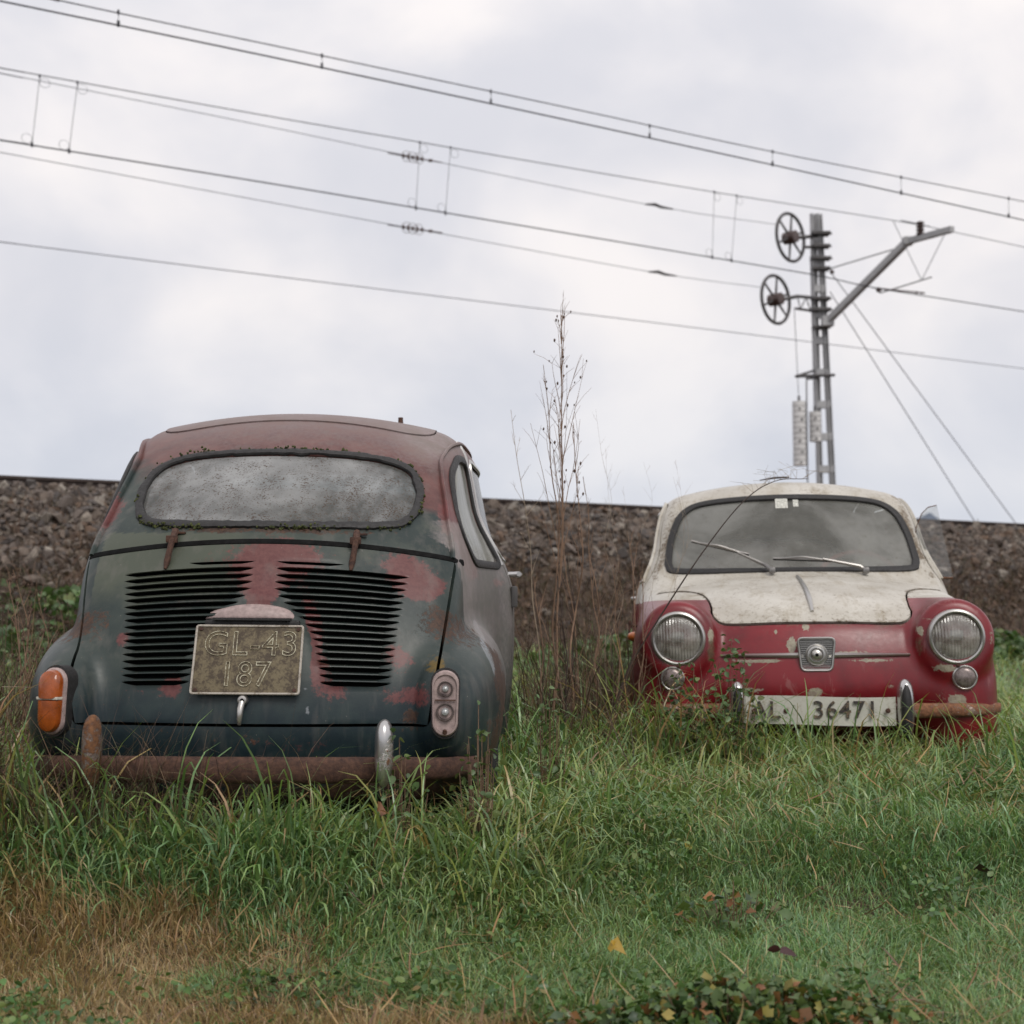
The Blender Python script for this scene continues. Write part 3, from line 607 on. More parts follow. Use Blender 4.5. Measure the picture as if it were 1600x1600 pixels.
def engine_lid(parent, mat, kind, grime=True):
    us = np.linspace(-1, 1, 231); rows = np.linspace(.216, .888, 18); zc = .452+.4565*rows
    def ext(z, s):
        inn = np.interp(z, [.545, .60, .66, .69, .71, .74, .775, .80, .87], [.168, .158, .142, .124, .106, .070, .034, .030, .030])
        out = np.interp(z, [.545, .70, .835], [.342, .358, .380])
        return inn, out
    lines = []; spec = []
    def add(vs, y): lines.append(vs); spec.append(y)
    W = lambda v: .443+.060*v
    vprev = 0.
    add(np.zeros_like(us), 'n')
    sl = .0098/.4565
    for i, v in enumerate(rows):
        gap0 = (rows[i-1]+sl/2) if i else 0.
        for t in ((.33, .66) if i else np.linspace(0, 1, 14)[1:-1]): add(np.full_like(us, gap0+t*(v-sl/2-gap0)), ('b', i))
        x = us*W(v); ax = np.abs(x); inn, out = ext(zc[i], 1)
        if i == 17: out = .205
        d = np.minimum(ax-inn, out-ax); p = np.clip(d/.035, 0, 1)**.55; p = np.where(d <= 0, 0, p)
        if i == 17: p = p*.8
        hgt = np.maximum(p*sl, .0006)
        top = v+sl/2; lo = top-hgt   # flat upper edge, curved lower edge
        add(lo, ('e', i, p)); add(lo+.0001, ('r', i, p)); add(np.full_like(us, top-.0001), ('r', i, p)); add(np.full_like(us, top), ('t', i, p))
    for t in np.linspace(rows[-1]+sl/2, 1, 8)[1:]: add(np.full_like(us, t), 'n')
    Vv = np.array(lines); U = np.tile(us, (len(lines), 1)); X = U*(.443+.060*Vv); Z = .452+Vv*(.467-.042*U*U); Y = surf_y(X, Z)-.003
    for k, s in enumerate(spec):
        if s[0] == 'r': Y[k] += .028*(s[2] > 0)
        if s[0] == 't': Y[k] += .004*s[2]
        if s[0] == 'e': Y[k] -= .0035*s[2]
        if s[0] == 'b':
            ax = np.abs(X[k]); inn, out = ext(zc[s[1]], 1); m = sstep(inn-.01, inn+.03, ax)*sstep(out+.01, out-.03, ax); Y[k] -= .001*m
    # raised arch round the plate lamp
    rr = np.sqrt((X/.165)**2+((np.clip(Z, .60, 1)-.60)/.175)**2); Y -= .006*np.exp(-((rr-1)/.09)**2)*(Z > .60)
    # pressed border crease near the edges
    V = np.stack([X, Y, Z], -1).reshape(-1, 3); nc = len(us); F = []; mi = []
    for k in range(len(lines)-1):
        for j in range(nc-1):
            F.append((k*nc+j, k*nc+j+1, (k+1)*nc+j+1, (k+1)*nc+j))
            a, b = spec[k], spec[k+1]; rec = (a[0] == 'r' or b[0] == 'r') and (a[0] in 'er') and ((a[2][j] > 0) or (a[2][j+1] > 0)); mi.append(1 if rec else 0)
    border = [j for j in range(nc)]+[k*nc+nc-1 for k in range(1, len(lines))]+[(len(lines)-1)*nc+j for j in range(nc-2, -1, -1)]+[k*nc for k in range(len(lines)-2, 0, -1)]
    base = len(V); V = np.vstack([V, V[border]+np.array([0, .02, 0])*1.+0]); m = len(border)
    for i in range(m): F.append((border[i], base+i, base+(i+1) % m, border[(i+1) % m])); mi.append(0)
    o = mesh_obj('engine_lid', V, F, [mat, M['void']], parent, True, mi); o.data.set_sharp_from_angle(angle=R(35)); add_attrs(o, V, kind); return o
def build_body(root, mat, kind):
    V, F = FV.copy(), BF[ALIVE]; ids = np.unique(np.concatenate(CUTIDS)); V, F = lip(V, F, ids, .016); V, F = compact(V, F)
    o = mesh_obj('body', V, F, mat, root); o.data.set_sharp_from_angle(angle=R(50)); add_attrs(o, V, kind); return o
def wheel(root, x, y, side, z=.275):
    mb = MB(); prof = [(.165, -.055), (.20, -.068), (.25, -.07), (.272, -.055), (.277, -.02), (.277, .02), (.272, .055), (.25, .07), (.20, .068), (.165, .055)]
    mb.lathe(prof, (x, y, z), 'X'); ty = mb.build('wheel', M['tyre'], root)
    mb = MB(); s = side; mb.lathe([(.17, s*.055), (.165, s*.03), (.15, s*.02), (.10, s*.035), (.09, s*.045), (.07, s*.058), (.03, s*.066), (.0005, s*.067)], (x, y, z), 'X'); mb.build('rim', M['rusty_steel'], ty)
def interior(root, cloth):
    for x in (-.30, .30):
        mb = MB(); mb.box((x, 1.50, .42), (.46, .46, .14), bev=.05)
        mb.box((x, 1.24, .66), (.45, .11, .50), Euler((R(-12), 0, 0)), bev=.05); mb.build('front_seat', cloth, root)
    mb = MB(); mb.box((0, .92, .42), (1.08, .40, .14), bev=.05); mb.box((0, .66, .68), (1.06, .10, .44), Euler((R(-16), 0, 0)), bev=.04); mb.build('rear_seat', cloth, root)
    mb = MB(); mb.box((0, 2.17, .85), (1.08, .10, .16), bev=.03); mb.box((-.33, 2.10, .90), (.24, .06, .09), bev=.03); mb.build('dashboard', M['interior'], root)
    mb = MB(); c = Vector((-.32, 1.93, .90)); tilt = Euler((R(-62), 0, 0)); P = [c+(tilt.to_matrix() @ Vector((.19*math.cos(a), 0*a, .19*math.sin(a)))) if False else c+Vector((.19*math.cos(a), -.19*math.sin(a)*math.sin(R(30)), .19*math.sin(a)*math.cos(R(30)))) for a in np.linspace(0, 2*math.pi, 37)[:-1]]
    mb.tube(P, .011, 8, closed=True)
    for a in (.15, math.pi-.15): mb.tube([c+Vector((0, .02, 0)), P[int(a/(2*math.pi)*36) % 36]], .008, 6)
    mb.tube([c+Vector((0, .24, -.16)), c+Vector((0, .0, 0))], .02, 8); mb.build('steering_wheel', M['oxblood'], root)
def seals(root, lumpy):
    sweep(on_surf(off_poly(RW, -.007), (0, 2), .3, .012), .027 if lumpy else .022, .015, M['rubber'], 'window_seal', root, wob=.12 if lumpy else 0, lift=.002)
    sweep(on_surf(off_poly(WS, -.008), (0, 2), 2.1, .012), .034, .015, M['rubber'], 'window_seal', root, lift=.002)
    for s in (1, -1):
        sweep(on_surf(QW, (1, 2), s*.6, .012), .026, .013, M['rubber'], 'window_seal', root, lift=.001)
def drip_rail(root, mat, kind):
    c = catmull([(.345, .885), (.425, .975), (.515, 1.062), (.605, 1.145), (.705, 1.212), (.87, 1.268), (1.2, 1.31), (1.58, 1.315), (1.78, 1.298), (1.88, 1.235), (1.965, 1.13), (2.06, 1.01), (2.12, .93)], 6)
    for s in (1, -1):
        P = on_surf(c, (1, 2), s*.6, .02, closed=False)
        o = sweep(P, .012, .018, mat, 'drip_rail', root, closed=False, lift=.003, n=8); add_attrs(o, np.array([v.co for v in o.data.vertices]), kind)
def door_bits(root, doors, mat, kind):
    for s, k in ((1, 'R'), (-1, 'L')):
        d = doors[k]; x0 = float(solve_axis(np.array([[s*.65, 1.24, .875]]), 0, 20)[0, 0])
        mb = MB(); mb.tube([(x0, 1.22, .872), (x0+s*.035, 1.215, .874)], .009, 8); mb.tube([(x0+s*.036, 1.20, .874), (x0+s*.042, 1.26, .873), (x0+s*.036, 1.33, .870)], [.009, .008, .005], 8); mb.build('handle', M['chrome_pitted'], d)
        x1 = float(solve_axis(np.array([[s*.65, 1.125, .78]]), 0, 20)[0, 0])
        mb = MB(); mb.box((x1+s*.006, 1.118, .795), (.022, .045, .07), bev=.006); mb.build('latch_plate', M['dark_steel'], d)
        glass('dw'+k, 'window', M['door_glass'], d)
        sweep(on_surf(DW, (1, 2), s*.6, .015), .016, .012, M['trim_steel'], 'window_frame', d, lift=.001, n=8)
        # pillar strip between quarter window and door
        P = np.array([[s*.6, 1.094, z] for z in np.linspace(.90, 1.31, 24)]); P = solve_axis(P, 0, 20); sweep(P, .022, .012, M['trim_steel'], 'pillar_trim', root, closed=False, n=8)
def car_common(root, kind, mat):
    build_body(root, mat, kind); doors = {k: panel('door'+k, 'door', mat, root, kind, .001) for k in 'RL'}
    door_bits(root, doors, mat, kind); drip_rail(root, mat, kind); seals(root, kind == 'left')
    hood = panel('hood', 'hood', mat, root, kind, .003)
    if kind == 'right': hood.data.attributes['redzone'].data.foreach_set('value', np.zeros(len(hood.data.vertices), np.float32))
    for x, y in ((.56, REAR_AX), (-.56, REAR_AX), (.555, FRONT_AX), (-.555, FRONT_AX)): wheel(root, x, y, 1 if x > 0 else -1)
    for k in 'RL': glass('qw'+k, 'quarter_window', M['quarter_glass'], root)
    return doors, hood
def overrider(root, x, y, z0, z1, mat, sgn, w=.045, rubber=None):
    """tall bumper guard: an upright half-oval horn"""
    mb = MB(); n = 22; zc = (z0+z1)/2; hh = (z1-z0)/2; V = []; F = []; m = 16
    for i in range(n+1):
        t = math.sin(math.pi/2*(-1+2*i/n)); r = (1-abs(t)**(4.0 if t > 0 else 3.0))**.5*(1-.12*max(0, -t)); z = zc+hh*t
        for j in range(m):
            a = 2*math.pi*j/m; V.append((x+w/2*max(r, .02)*math.cos(a), y+sgn*(.040*max(r, .02)*math.sin(a)), z))
    for i in range(n):
        for j in range(m): F.append((i*m+j, i*m+(j+1) % m, (i+1)*m+(j+1) % m, (i+1)*m+j))
    mb.add(V, F); o = mb.build('overrider', mat, root)
    if rubber:
        mb = MB(); V = []; F = []
        for i in range(n+1):
            t = math.sin(math.pi/2*(-1+2*i/n)); r = max((1-abs(t)**3)**.5, .02); z = zc-.004+hh*.93*t
            for j in range(m): a = 2*math.pi*j/m; V.append((x+w*.36*r*math.cos(a), y+sgn*.014+sgn*.034*r*math.sin(a), z))
        for i in range(n):
            for j in range(m): F.append((i*m+j, i*m+(j+1) % m, (i+1)*m+(j+1) % m, (i+1)*m+j))
        mb.add(V, F); mb.build('rubber_insert', rubber, o)
    return o
def bumper(root, y0, z, mat, sgn, half=.60, bend=.10, h=.055, xs=None, name='bumper'):
    X = np.linspace(-half, half, 60) if xs is None else np.linspace(xs[0], xs[1], 40); V = []; F = []; m = 12
    for x in X:
        q = abs(x)/half; yy = y0-sgn*(bend*q**2.4+.09*max(0, q-.86)/.14); hh = h*(1-.35*q**4)
        for j in range(m): a = 2*math.pi*j/m; V.append((x, yy+sgn*.020*math.cos(a), z+hh/2*np.sign(math.sin(a))*abs(math.sin(a))**.7))
    for i in range(len(X)-1):
        for j in range(m): F.append((i*m+j, i*m+(j+1) % m, (i+1)*m+(j+1) % m, (i+1)*m+j))
    F += [tuple(range(m)), tuple((len(X)-1)*m+j for j in range(m))]
    mb = MB(); mb.add(V, F); return mb.build(name, mat, root)
def capsule_outline(w, h, n=12, top=1., bot=1.):
    r = w/2; P = [(r*math.cos(a), (h/2-r*top)+r*top*math.sin(a)) for a in np.linspace(0, math.pi, n)]
    return P+[(r*.94*math.cos(a), -(h/2-r*bot)+r*bot*math.sin(a)) for a in np.linspace(math.pi, 2*math.pi, n)]
def dome(mb, outline, levels, m=0):
    """levels: (scale, height) rings above an outline in the local xz plane (height along -y)"""
    V = []; F = []; k = len(outline)
    for s, h in levels:
        V += [(p[0]*s, -h, p[1]*s*(1+(1-s)*.1)) for p in outline]
    for i in range(len(levels)-1):
        for j in range(k): F.append((i*k+j, i*k+(j+1) % k, (i+1)*k+(j+1) % k, (i+1)*k+j))
    F.append(tuple((len(levels)-1)*k+j for j in range(k))); mb.add(V, F, m)
def place(o, P, nrm, roll=0.):
    """sit a part made in the xz plane (facing -y) on the body at P, facing along nrm"""
    n = Vector(nrm).normalized(); o.rotation_mode = 'QUATERNION'
    up = Vector((0, 0, 1)); xax = (-n).cross(up)*1.; xax.normalize(); z = xax.cross(-n); Mx = Matrix((xax, -n, z)).transposed()
    q = Mx.to_quaternion()
    if roll: q = q @ Euler((0, roll, 0)).to_quaternion()
    o.rotation_quaternion = q; o.location = P
def tail_lamp(root, s, lens):
    xl = .488 if s > 0 else -.490; P = np.array([[xl, float(surf_y(xl, .508)), .508]]); n = normals(P)[0]; n = (n+np.array([0, -.8, 0]) if s > 0 else n+np.array([-.42, -.5, 0])); n[2] *= .3
    out = capsule_outline(.067, .162); mb = MB(); dome(mb, out, [(1.03, -.03), (1.03, .008), (.98, .014), (.88, .015), (.86, .010)] if not lens else [(1.03, -.03), (1.03, .010), (.97, .014)])
    h = mb.build('tail_lamp', M['lamp_housing'], root); place(h, P[0], n); h['label'] = 'tail lamp with its amber lens' if lens else 'tail lamp that has lost its lens, two bare bulb sockets'
    mb = MB(); dome(mb, [(x*1.0-s*0, z) for x, z in out], [(1.12, -.04), (1.12, .002)]); mb.build('gasket', M['rubber'], h)
    if lens:
        up = [p for p in out]; a = MB(); dome(a, [(x*.90, max(z, .012)*.96+0) for x, z in out], [(1., .008), (1., .022), (.95, .032), (.8, .038), (.5, .041)]); a.build('lens', M['amber_lens'], h)
        a = MB(); dome(a, [(x*.90, min(z, .002)*.96) for x, z in out], [(1., .008), (1., .022), (.95, .031), (.8, .036), (.5, .039)]); a.build('lens', M['amber_lens'], h)
        a = MB(); a.box((0, -.022, .007), (.060, .030, .007), bev=.001); a.build('divider', M['pale_bar'], h)
    else:
        for zc, r in ((.036, .020), (-.022, .023)):
            a = MB(); a.lathe([(r, -.0145), (r*.93, -.0185), (r*.8, -.014), (r*.62, -.004)], (0, 0, zc), 'Y', 28); a.build('reflector', M['reflector_dull'], h)
            a = MB(); a.lathe([(r*.6, -.006), (r*.42, -.012), (r*.40, -.022), (r*.3, -.029), (.0003, -.032)], (0, 0, zc), 'Y', 20); a.build('bulb', M['bulb_glass'], h)
        a = MB(); a.box((0, -.0155, .008), (.052, .004, .003)); a.build('lens_ridge', M['rusty_steel'], h); a = MB(); a.tube([(0, -.010, -.070), (0, -.018, -.073)], .006, 8); a.build('drain_tip', M['rusty_steel'], h)
def headlamp(root, s):
    c = Vector((s*.494, 3.148, .697)); h = empty('headlamp', c); h.parent = root; h.scale = (.965, 1, .965)
    mb = MB(); mb.lathe([(.094, -.03), (.1035, -.028), (.1045, .004), (.101, .016), (.094, .0205), (.0885, .016), (.0875, .006)], (0, 0, 0), 'Y', 56); mb.build('rim', M['trim_steel'], h)
    mb = MB(); mb.lathe([(.0005, .030), (.03, .0285), (.06, .023), (.08, .014), (.0885, .006)], (0, 0, 0), 'Y', 56); mb.build('lens', M['headlamp_glass'], h)
    mb = MB(); mb.lathe([(.0885, .004), (.080, -.022), (.06, -.048), (.035, -.064), (.0005, -.07)], (0, 0, 0), 'Y', 48); mb.build('reflector', M['lamp_mirror'], h)
    mb = MB(); mb.box((0, .014, .006), (.046, .008, .038), bev=.003); mb.build('bulb_cap', M['bulb_glass'], h)
    mb = MB(); mb.box((0, .012, -.104), (.012, .018, .012), bev=.002); mb.build('rim_screw', M['rusty_steel'], h)
    return h
def plate_square(root):
    cx, cz = -.019, .612; P = np.array([[cx, float(surf_y(cx, cz)), cz]]); n = normals(P)[0]
    mb = MB(); mb.box((0, 0, 0), (.272, .004, .184), bev=.0015); p = mb.build('number_plate', M["plate_grimed"], root); place(p, Vector(P[0])+Vector((0, -.014, 0)), (0, -1, .42))
    r = MB()
    out = rounded([(-.136, -.092), (.136, -.092), (.136, .092), (-.136, .092)], .006, 3); r.tube([(a, -.003, b) for a, b in out], .0032, 6, closed=True); r.build('plate_rim', M['plate_edge'], p)
    text_mesh("GL-43", .094, p, 'lettering', M['plate_stroke'], (.006, -.0035, .040), (R(90), 0, 0), outline=.0012, sx=.95)
    text_mesh("187", .094, p, 'lettering', M['plate_stroke'], (-.004, -.0035, -.043), (R(90), 0, 0), outline=.0014, sx=.88)
    for x in (-.125, .125):
        for z in (-.083, .083): b = MB(); b.lathe([(.005, -.003), (.005, -.005), (.0005, -.006)], (x, 0, z), 'Y', 10); b.build('bolt', M['rusty_steel'], p)
worn_metal('trim_dark', .70, base=(.26, .25, .24), rough=.35)
def rear_car():
    root = empty('abandoned_car'); root.matrix_world = M_REAR; K = 'left'; mat = M['paint_left']
    tag(root, 'dark teal and maroon rusting small car seen from behind, standing in grass', 'car', 'abandoned small cars in the grass')
    doors, hood = car_common(root, K, mat)
    lid = engine_lid(root, mat, K)
    rw = glass('rw', 'rear_window', M['rear_glass'], root); ws = glass('ws', 'windscreen', M['windscreen_glass'], root)
    sun = panel('roof', 'roof_panel', mat, root, K, .004); dv = np.zeros(len(sun.data.vertices)); sun.data.attributes['dust'].data.foreach_get('value', dv); sun.data.attributes['dust'].data.foreach_set('value', np.clip(dv+.12, 0, 1).astype(np.float32))
    interior(root, M['seat_cloth'])
    q = np.array([[.525*u, .925-.046*u*u] for u in np.linspace(-1, 1, 40)]); q3 = np.stack([q[:, 0], surf_y(q[:, 0], q[:, 1]), q[:, 1]], 1); sweep(q3, .020, .010, M['seam_shade_black'], 'lid_seam_shade', root, closed=False, n=8)  # black strip laid along the lid seam in place of the gap's shadow
    # moss along the rear window seal
    P = on_surf(off_poly(RW, .002), (0, 2), .3, .006); N = normals(P); mb = MB(); r = np.random.default_rng(5)
    for i in range(len(P)):
        x, z = P[i, 0], P[i, 2]; dens = .12
        if z < 1.0 and (x < -.27): dens = 1.0
        elif z < 1.0: dens = .35+.35*math.sin(x*21)
        elif z > 1.19: dens = .30+.25*math.sin(x*17+1)
        elif x > .3: dens = .35
        dens *= .4+1.2*float(hashn(P[i:i+1], 30, 3)[0]) if dens < 1 else 1
        for _ in range(5):
            if r.random() < dens*.8:
                c = P[i]+N[i]*r.uniform(-.002, .008)+r.normal(0, .004, 3); q = r.uniform(.002, .0055)
                bm = bmesh.new(); bmesh.ops.create_icosphere(bm, subdivisions=1, radius=q)
                for v in bm.verts: v.co *= r.uniform(.6, 1.3)
                mb.bm(bm, c)
    mb.build('moss', M['moss'], root, smooth=False)['kind'] = 'stuff'
    # lid hinges
    for x in (-.262, .235):
        ys = [float(surf_y(x, z)) for z in (.955, .925, .90, .87, .845)]
        mb = MB(); mb.tube([(x, ys[0]-.010, .955), (x+.002, ys[1]-.030, .930), (x-.002, ys[2]-.024, .90), (x-.006, ys[3]-.012, .87), (x-.008, ys[4]-.007, .848)], [.010, .009, .008, .009, .004], 8)
        mb.box((x, ys[1]-.026, .93), (.030, .020, .020), bev=.003); mb.box((x+.014, ys[0]-.012, .950), (.030, .012, .006), bev=.002); mb.build('hinge', M['rusty_steel'], lid)
    # plate lamp hood
    mb = MB(); V = []; F = []; na, nb = 31, 9; cx = -.016; z0 = .716
    for i in range(na):
        u = -1+2*i/(na-1); w_ = (1-u*u)**.55
        for j in range(nb):
            a = j/(nb-1)*math.pi/2; x = cx+.130*u; yb = float(surf_y(cx, z0+.04))-.006
            hh = .040*w_; V.append((x, yb+.012-.048*w_*math.cos(a)**.8, z0+hh*math.sin(a)))
    for i in range(na-1):
        for j in range(nb-1): F.append((i*nb+j, i*nb+j+1, (i+1)*nb+j+1, (i+1)*nb+j))
    mb.add(V, F); o = mb.build('plate_lamp', M['lamp_housing'], root)
    md = o.modifiers.new('thick', 'SOLIDIFY'); md.thickness = .004; md.offset = -1
    mb = MB(); mb.box((cx, float(surf_y(cx, .705))-.004, .705), (.245, .022, .018), bev=.006); mb.box((cx, float(surf_y(cx, .70))-.010, .716), (.20, .03, .006)); mb.build('lamp_base', M['rubber'], o)
    plate_square(root)
    # latch handle
    y = float(surf_y(-.025, .51))-.004; mb = MB(); mb.lathe([(.014, .004), (.014, -.014), (.011, -.020), (.004, -.022), (.0005, -.022)], (-.024, y, .512), 'Y', 20)
    mb.tube([(-.024, y-.012, .512), (-.027, y-.026, .490), (-.028, y-.03, .465), (-.029, y-.024, .452)], [.009, .0085, .007, .005], 10); mb.build('handle', M['key_metal'], lid)
    mb = MB(); mb.lathe([(.005, -.0222), (.004, -.0225), (.0005, -.0226)], (-.024, y, .512), 'Y', 12); mb.build('keyhole', M['void'], lid)
    tail_lamp(root, 1, False); tail_lamp(root, -1, True)
    b = bumper(root, -.045, .345, M['rusty_steel'], -1, .57, .10, .066)
    overrider(root, .342, -.085, .31, .475, M['chrome_pitted'], -1, .046)['label'] = 'dull chrome overrider'; overrider(root, -.366, -.085, .30, .482, M['rusty_chrome'], -1, .046)['label'] = 'rusty brown overrider'
    for x in (.3, -.3):
        mb = MB(); mb.box((x, .01, .345), (.03, .10, .03), bev=.004); mb.build('bumper_bracket', M['rusty_steel'], root)
    mb = MB(); mb.tube([(.28, 1.62, 1.385), (.281, 1.62, 1.43), (.28, 1.622, 1.468)], [.012, .010, .009], 10); mb.build('aerial_base', M['rusty_steel'], root)
    return root
def front_car():
    root = empty('abandoned_car'); root.matrix_world = M_FRONT; K = 'right'; mat = M['paint_right']
    tag(root, 'red and white weathered small car facing the camera, sunk in grass beside the embankment', 'car', 'abandoned small cars in the grass')
    doors, hood = car_common(root, K, mat)
    engine_lid(root, mat, K); glass('rw', 'rear_window', M['clear_glass'], root); wsn = glass('ws', 'windscreen', M['windscreen_glass'], root); panel('roof', 'roof_panel', mat, root, K, .0005)
    interior(root, M['seat_cloth'])
    for s in (1, -1): headlamp(root, s)
    # badge with its two bars
    yb = float(surf_y(0, .64, True)); bd = empty('badge', (-.001, yb+.012, .640)); bd.parent = root
    out = rounded([(-.054, -.060), (.054, -.060), (.066, .056), (-.066, .056)], .018, 5)
    mb = MB(); mb.tube([(a, .004, b) for a, b in out], .0045, 8, closed=True); mb.build('badge_frame', M['trim_steel'], bd)
    mb = MB(); V = [(a*.98, -.002, b*.98) for a, b in out]; mb.add(V+[(a, -.02, c) for a, b, c in V], [tuple(range(len(V)))]+[(i, (i+1) % len(V), len(V)+(i+1) % len(V), len(V)+i) for i in range(len(V))]); mb.build('badge_back', M['dark_steel'], bd)
    mb = MB()
    for i in range(17):
        z = -.054+i*.0066; hw = .052+.012*(z+.06)/.12; mb.box((0, .001, z), (hw*2-.006, .004, .0026))
    mb.build('badge_ribs', M['trim_steel'], bd)
    mb = MB(); mb.lathe([(.040, .0), (.040, .008), (.037, .011), (.034, .008), (.032, .006), (.027, .007), (.0255, .012), (.0235, .012), (.022, .007)], (0, 0, -.004), 'Y', 40); mb.build('badge_ring', M['trim_steel'], bd)
    mb = MB(); mb.lathe([(.022, .006), (.020, .012), (.014, .016), (.006, .018), (.0055, .014)], (0, 0, -.004), 'Y', 32); mb.build('badge_boss', M['key_metal'], bd)
    mb = MB(); mb.lathe([(.0056, .0145), (.0005, .0145)], (0, 0, -.004), 'Y', 16); mb.build('badge_hole', M['void'], bd)
    for s in (1, -1):
        X = np.linspace(.045, .338, 24); P = [(s*x, float(surf_y(s*x, .634, True))+.005, .634) for x in X]; V = []; F = []
        for p, x in zip(P, X):
            t = (x-.045)/.293; hh = .010*(1-.5*t)
            V += [(p[0], p[1]-.006, p[2]+hh), (p[0], p[1]+.008, p[2]+.001), (p[0], p[1]+.004, p[2]-hh*.8), (p[0], p[1]-.006, p[2]-hh)]
        for i in range(len(P)-1):
            for j in range(4): F.append((i*4+j, i*4+(j+1) % 4, (i+1)*4+(j+1) % 4, (i+1)*4+j))
        F += [(0, 1, 2, 3), tuple(len(V)-4+j for j in range(4))]; mb = MB(); mb.add(V, F); mb.build('trim_bar', M['trim_steel'], root)
    # hood ridge trim
    c = np.array([[0, y, 0] for y in np.linspace(2.45, 3.05, 30)]); c[:, 2] = .9; c = solve_axis(c, 2, 20)+np.array([0, .002, .007])
    mb = MB(); mb.tube(c, list(np.interp(np.arange(30), [0, 24, 29], [.006, .010, .006])), 8); mb.build('ridge_trim', M['trim_steel'], hood)
    # front indicators
    for s in (1, -1):
        y = float(surf_y(s*.517, .553, True)); li = empty('indicator', (s*.517, y, .553)); li.parent = root
        mb = MB(); mb.lathe([(.043, -.01), (.044, .006), (.040, .010), (.037, .008)], (0, 0, 0), 'Y', 32); mb.build('rim', M['trim_steel'], li)
        mb = MB(); mb.lathe([(.038, .004), (.035, .011), (.026, .016), (.014, .018), (.0005, .019)], (0, 0, 0), 'Y', 32); mb.build('lens', M['reflector_dull'], li)
    # side repeaters
    for s in (1, -1):
        P = solve_axis(np.array([[s*.66, 2.72, .70]]), 0, 20)[0]; mb = MB(); mb.lathe([(.020, -.004*s), (.019, .012*s), (.012, .026*s), (.0005, .030*s)], tuple(P), 'X', 20, 0, 1.6, 1.); mb.build('side_repeater', M['orange_lens'], root)
    P = solve_axis(np.array([[.66, 2.55, .74]]), 0, 20)[0]; mb = MB(); mb.tube([(P[0]-.01, P[1], P[2]), (P[0]+.03, P[1], P[2]+.004), (P[0]+.033, P[1]+.01, P[2]-.03)], .006, 8); mb.box((P[0]+.03, P[1], P[2]+.008), (.012, .014, .03), bev=.003); mb.build('mirror_stub', M['rusty_steel'], root)
    # bumper, overriders, plate
    bumper(root, 3.215, .438, M['rusty_bumper'], 1, .665, .10, .055)
    overrider(root, -.296, 3.235, .33, .552, M['chrome_clean'], 1, .062, M['rubber']); overrider(root, .288, 3.235, .32, .545, M['chrome_clean'], 1, .062, M['rubber'])
    V = []; F = []; n = 24
    for i in range(n+1):
        x = -.262+.524*i/n; yy = 3.262-.02*(x/.26)**2
        for z, q in ((.392, 0), (.492, 0), (.492, -.003), (.392, -.003)): V.append((x, yy+q, z+.004*math.sin(x*9)))
    for i in range(n):
        for j in range(4): F.append((i*4+j, i*4+(j+1) % 4, (i+1)*4+(j+1) % 4, (i+1)*4+j))
    F += [(0, 1, 2, 3), tuple(n*4+j for j in range(4))]
    mb = MB(); mb.add(V, F); pl = mb.build('number_plate', M['plate_white'], root, smooth=False)
    for tx, x, sz in (("AL", .190, .086), ("36471", -.085, .086)):
        q = text_mesh(tx, sz, pl, 'lettering', M['plate_ink'], (x, 3.264, .443), (R(90), 0, R(180)), extrude=.003, sx=1.0, bold=.0006)
    for x in (-.232, .232, .12): mb = MB(); mb.lathe([(.009, .0), (.009, .004), (.0005, .006)], (x, 3.257, .442), 'Y', 12); mb.build('bolt', M['rusty_steel'], pl)
    # wipers (lying on the glass)
    def lift(P, h): P = np.array(P, float); P = np.stack([P[:, 0], surf_y(P[:, 0], P[:, 1], True), P[:, 1]], 1); return P+normals(P)*np.array(h)[:, None]
    for piv, elb, tip in (((.094, .950), (.235, 1.035), (.428, 1.093)), ((-.295, .947), (-.12, 1.000), (.085, 1.012))):
        w_ = empty('wiper', (0, 0, 0)); w_.parent = root
        def seg(a, b, n): return [(a[0]+(b[0]-a[0])*t, a[1]+(b[1]-a[1])*t) for t in np.linspace(0, 1, n)]
        A = lift(seg(piv, elb, 8), np.interp(np.linspace(0, 1, 8), [0, .15, 1], [.020, .032, .020])); mb = MB(); mb.tube(A, list(np.linspace(.009, .005, 8)), 8); mb.box(tuple(A[0]), (.028, .030, .028), bev=.008); mb.build('wiper_arm', M['trim_dark'], w_)
        dx, dz = tip[0]-elb[0], tip[1]-elb[1]; st = (elb[0]-.10*dx/abs(dx)*0+-.0*dx, elb[1]); bl0 = (elb[0]-.25*dx, elb[1]-.05*dz)
        B = lift(seg(bl0, tip, 20), [.014]*20); mb = MB(); mb.tube(B, .0042, 6); B2 = lift(seg((bl0[0]+.2*dx, bl0[1]+.15*dz), (tip[0]-.15*dx, tip[1]-.15*dz), 10), np.interp(np.linspace(0, 1, 10), [0, .5, 1], [.014, .027, .014])); mb.tube(B2, .0045, 6); mb.build('wiper_blade', M['trim_dark'], w_)
        B = lift(seg(bl0, tip, 20), [.007]*20); mb = MB(); mb.tube(B, .0035, 6); mb.build('wiper_rubber', M['rubber'], w_)
    # inspection stickers inside the windscreen
    for x, w_, h_ in ((.045, .052, .055), (-.015, .022, .04)):
        z = 1.262; y = float(surf_y(x, z, True)); mb = MB(); mb.box((0, 0, 0), (w_, .001, h_)); o = mb.build('sticker', M['sticker'], wsn); n = normals(np.array([[x, y, z]]))[0]; o.location = Vector((x, y, z))-Vector(n)*.008; o.rotation_euler = (math.asin(n[2])*1., 0, 0)
    # opened vent window, swung out from the left door
    vp = [(0, -.155), (.148, -.165), (.112, .155), (.075, .150), (.045, .125), (.015, .065), (0, -.02)]
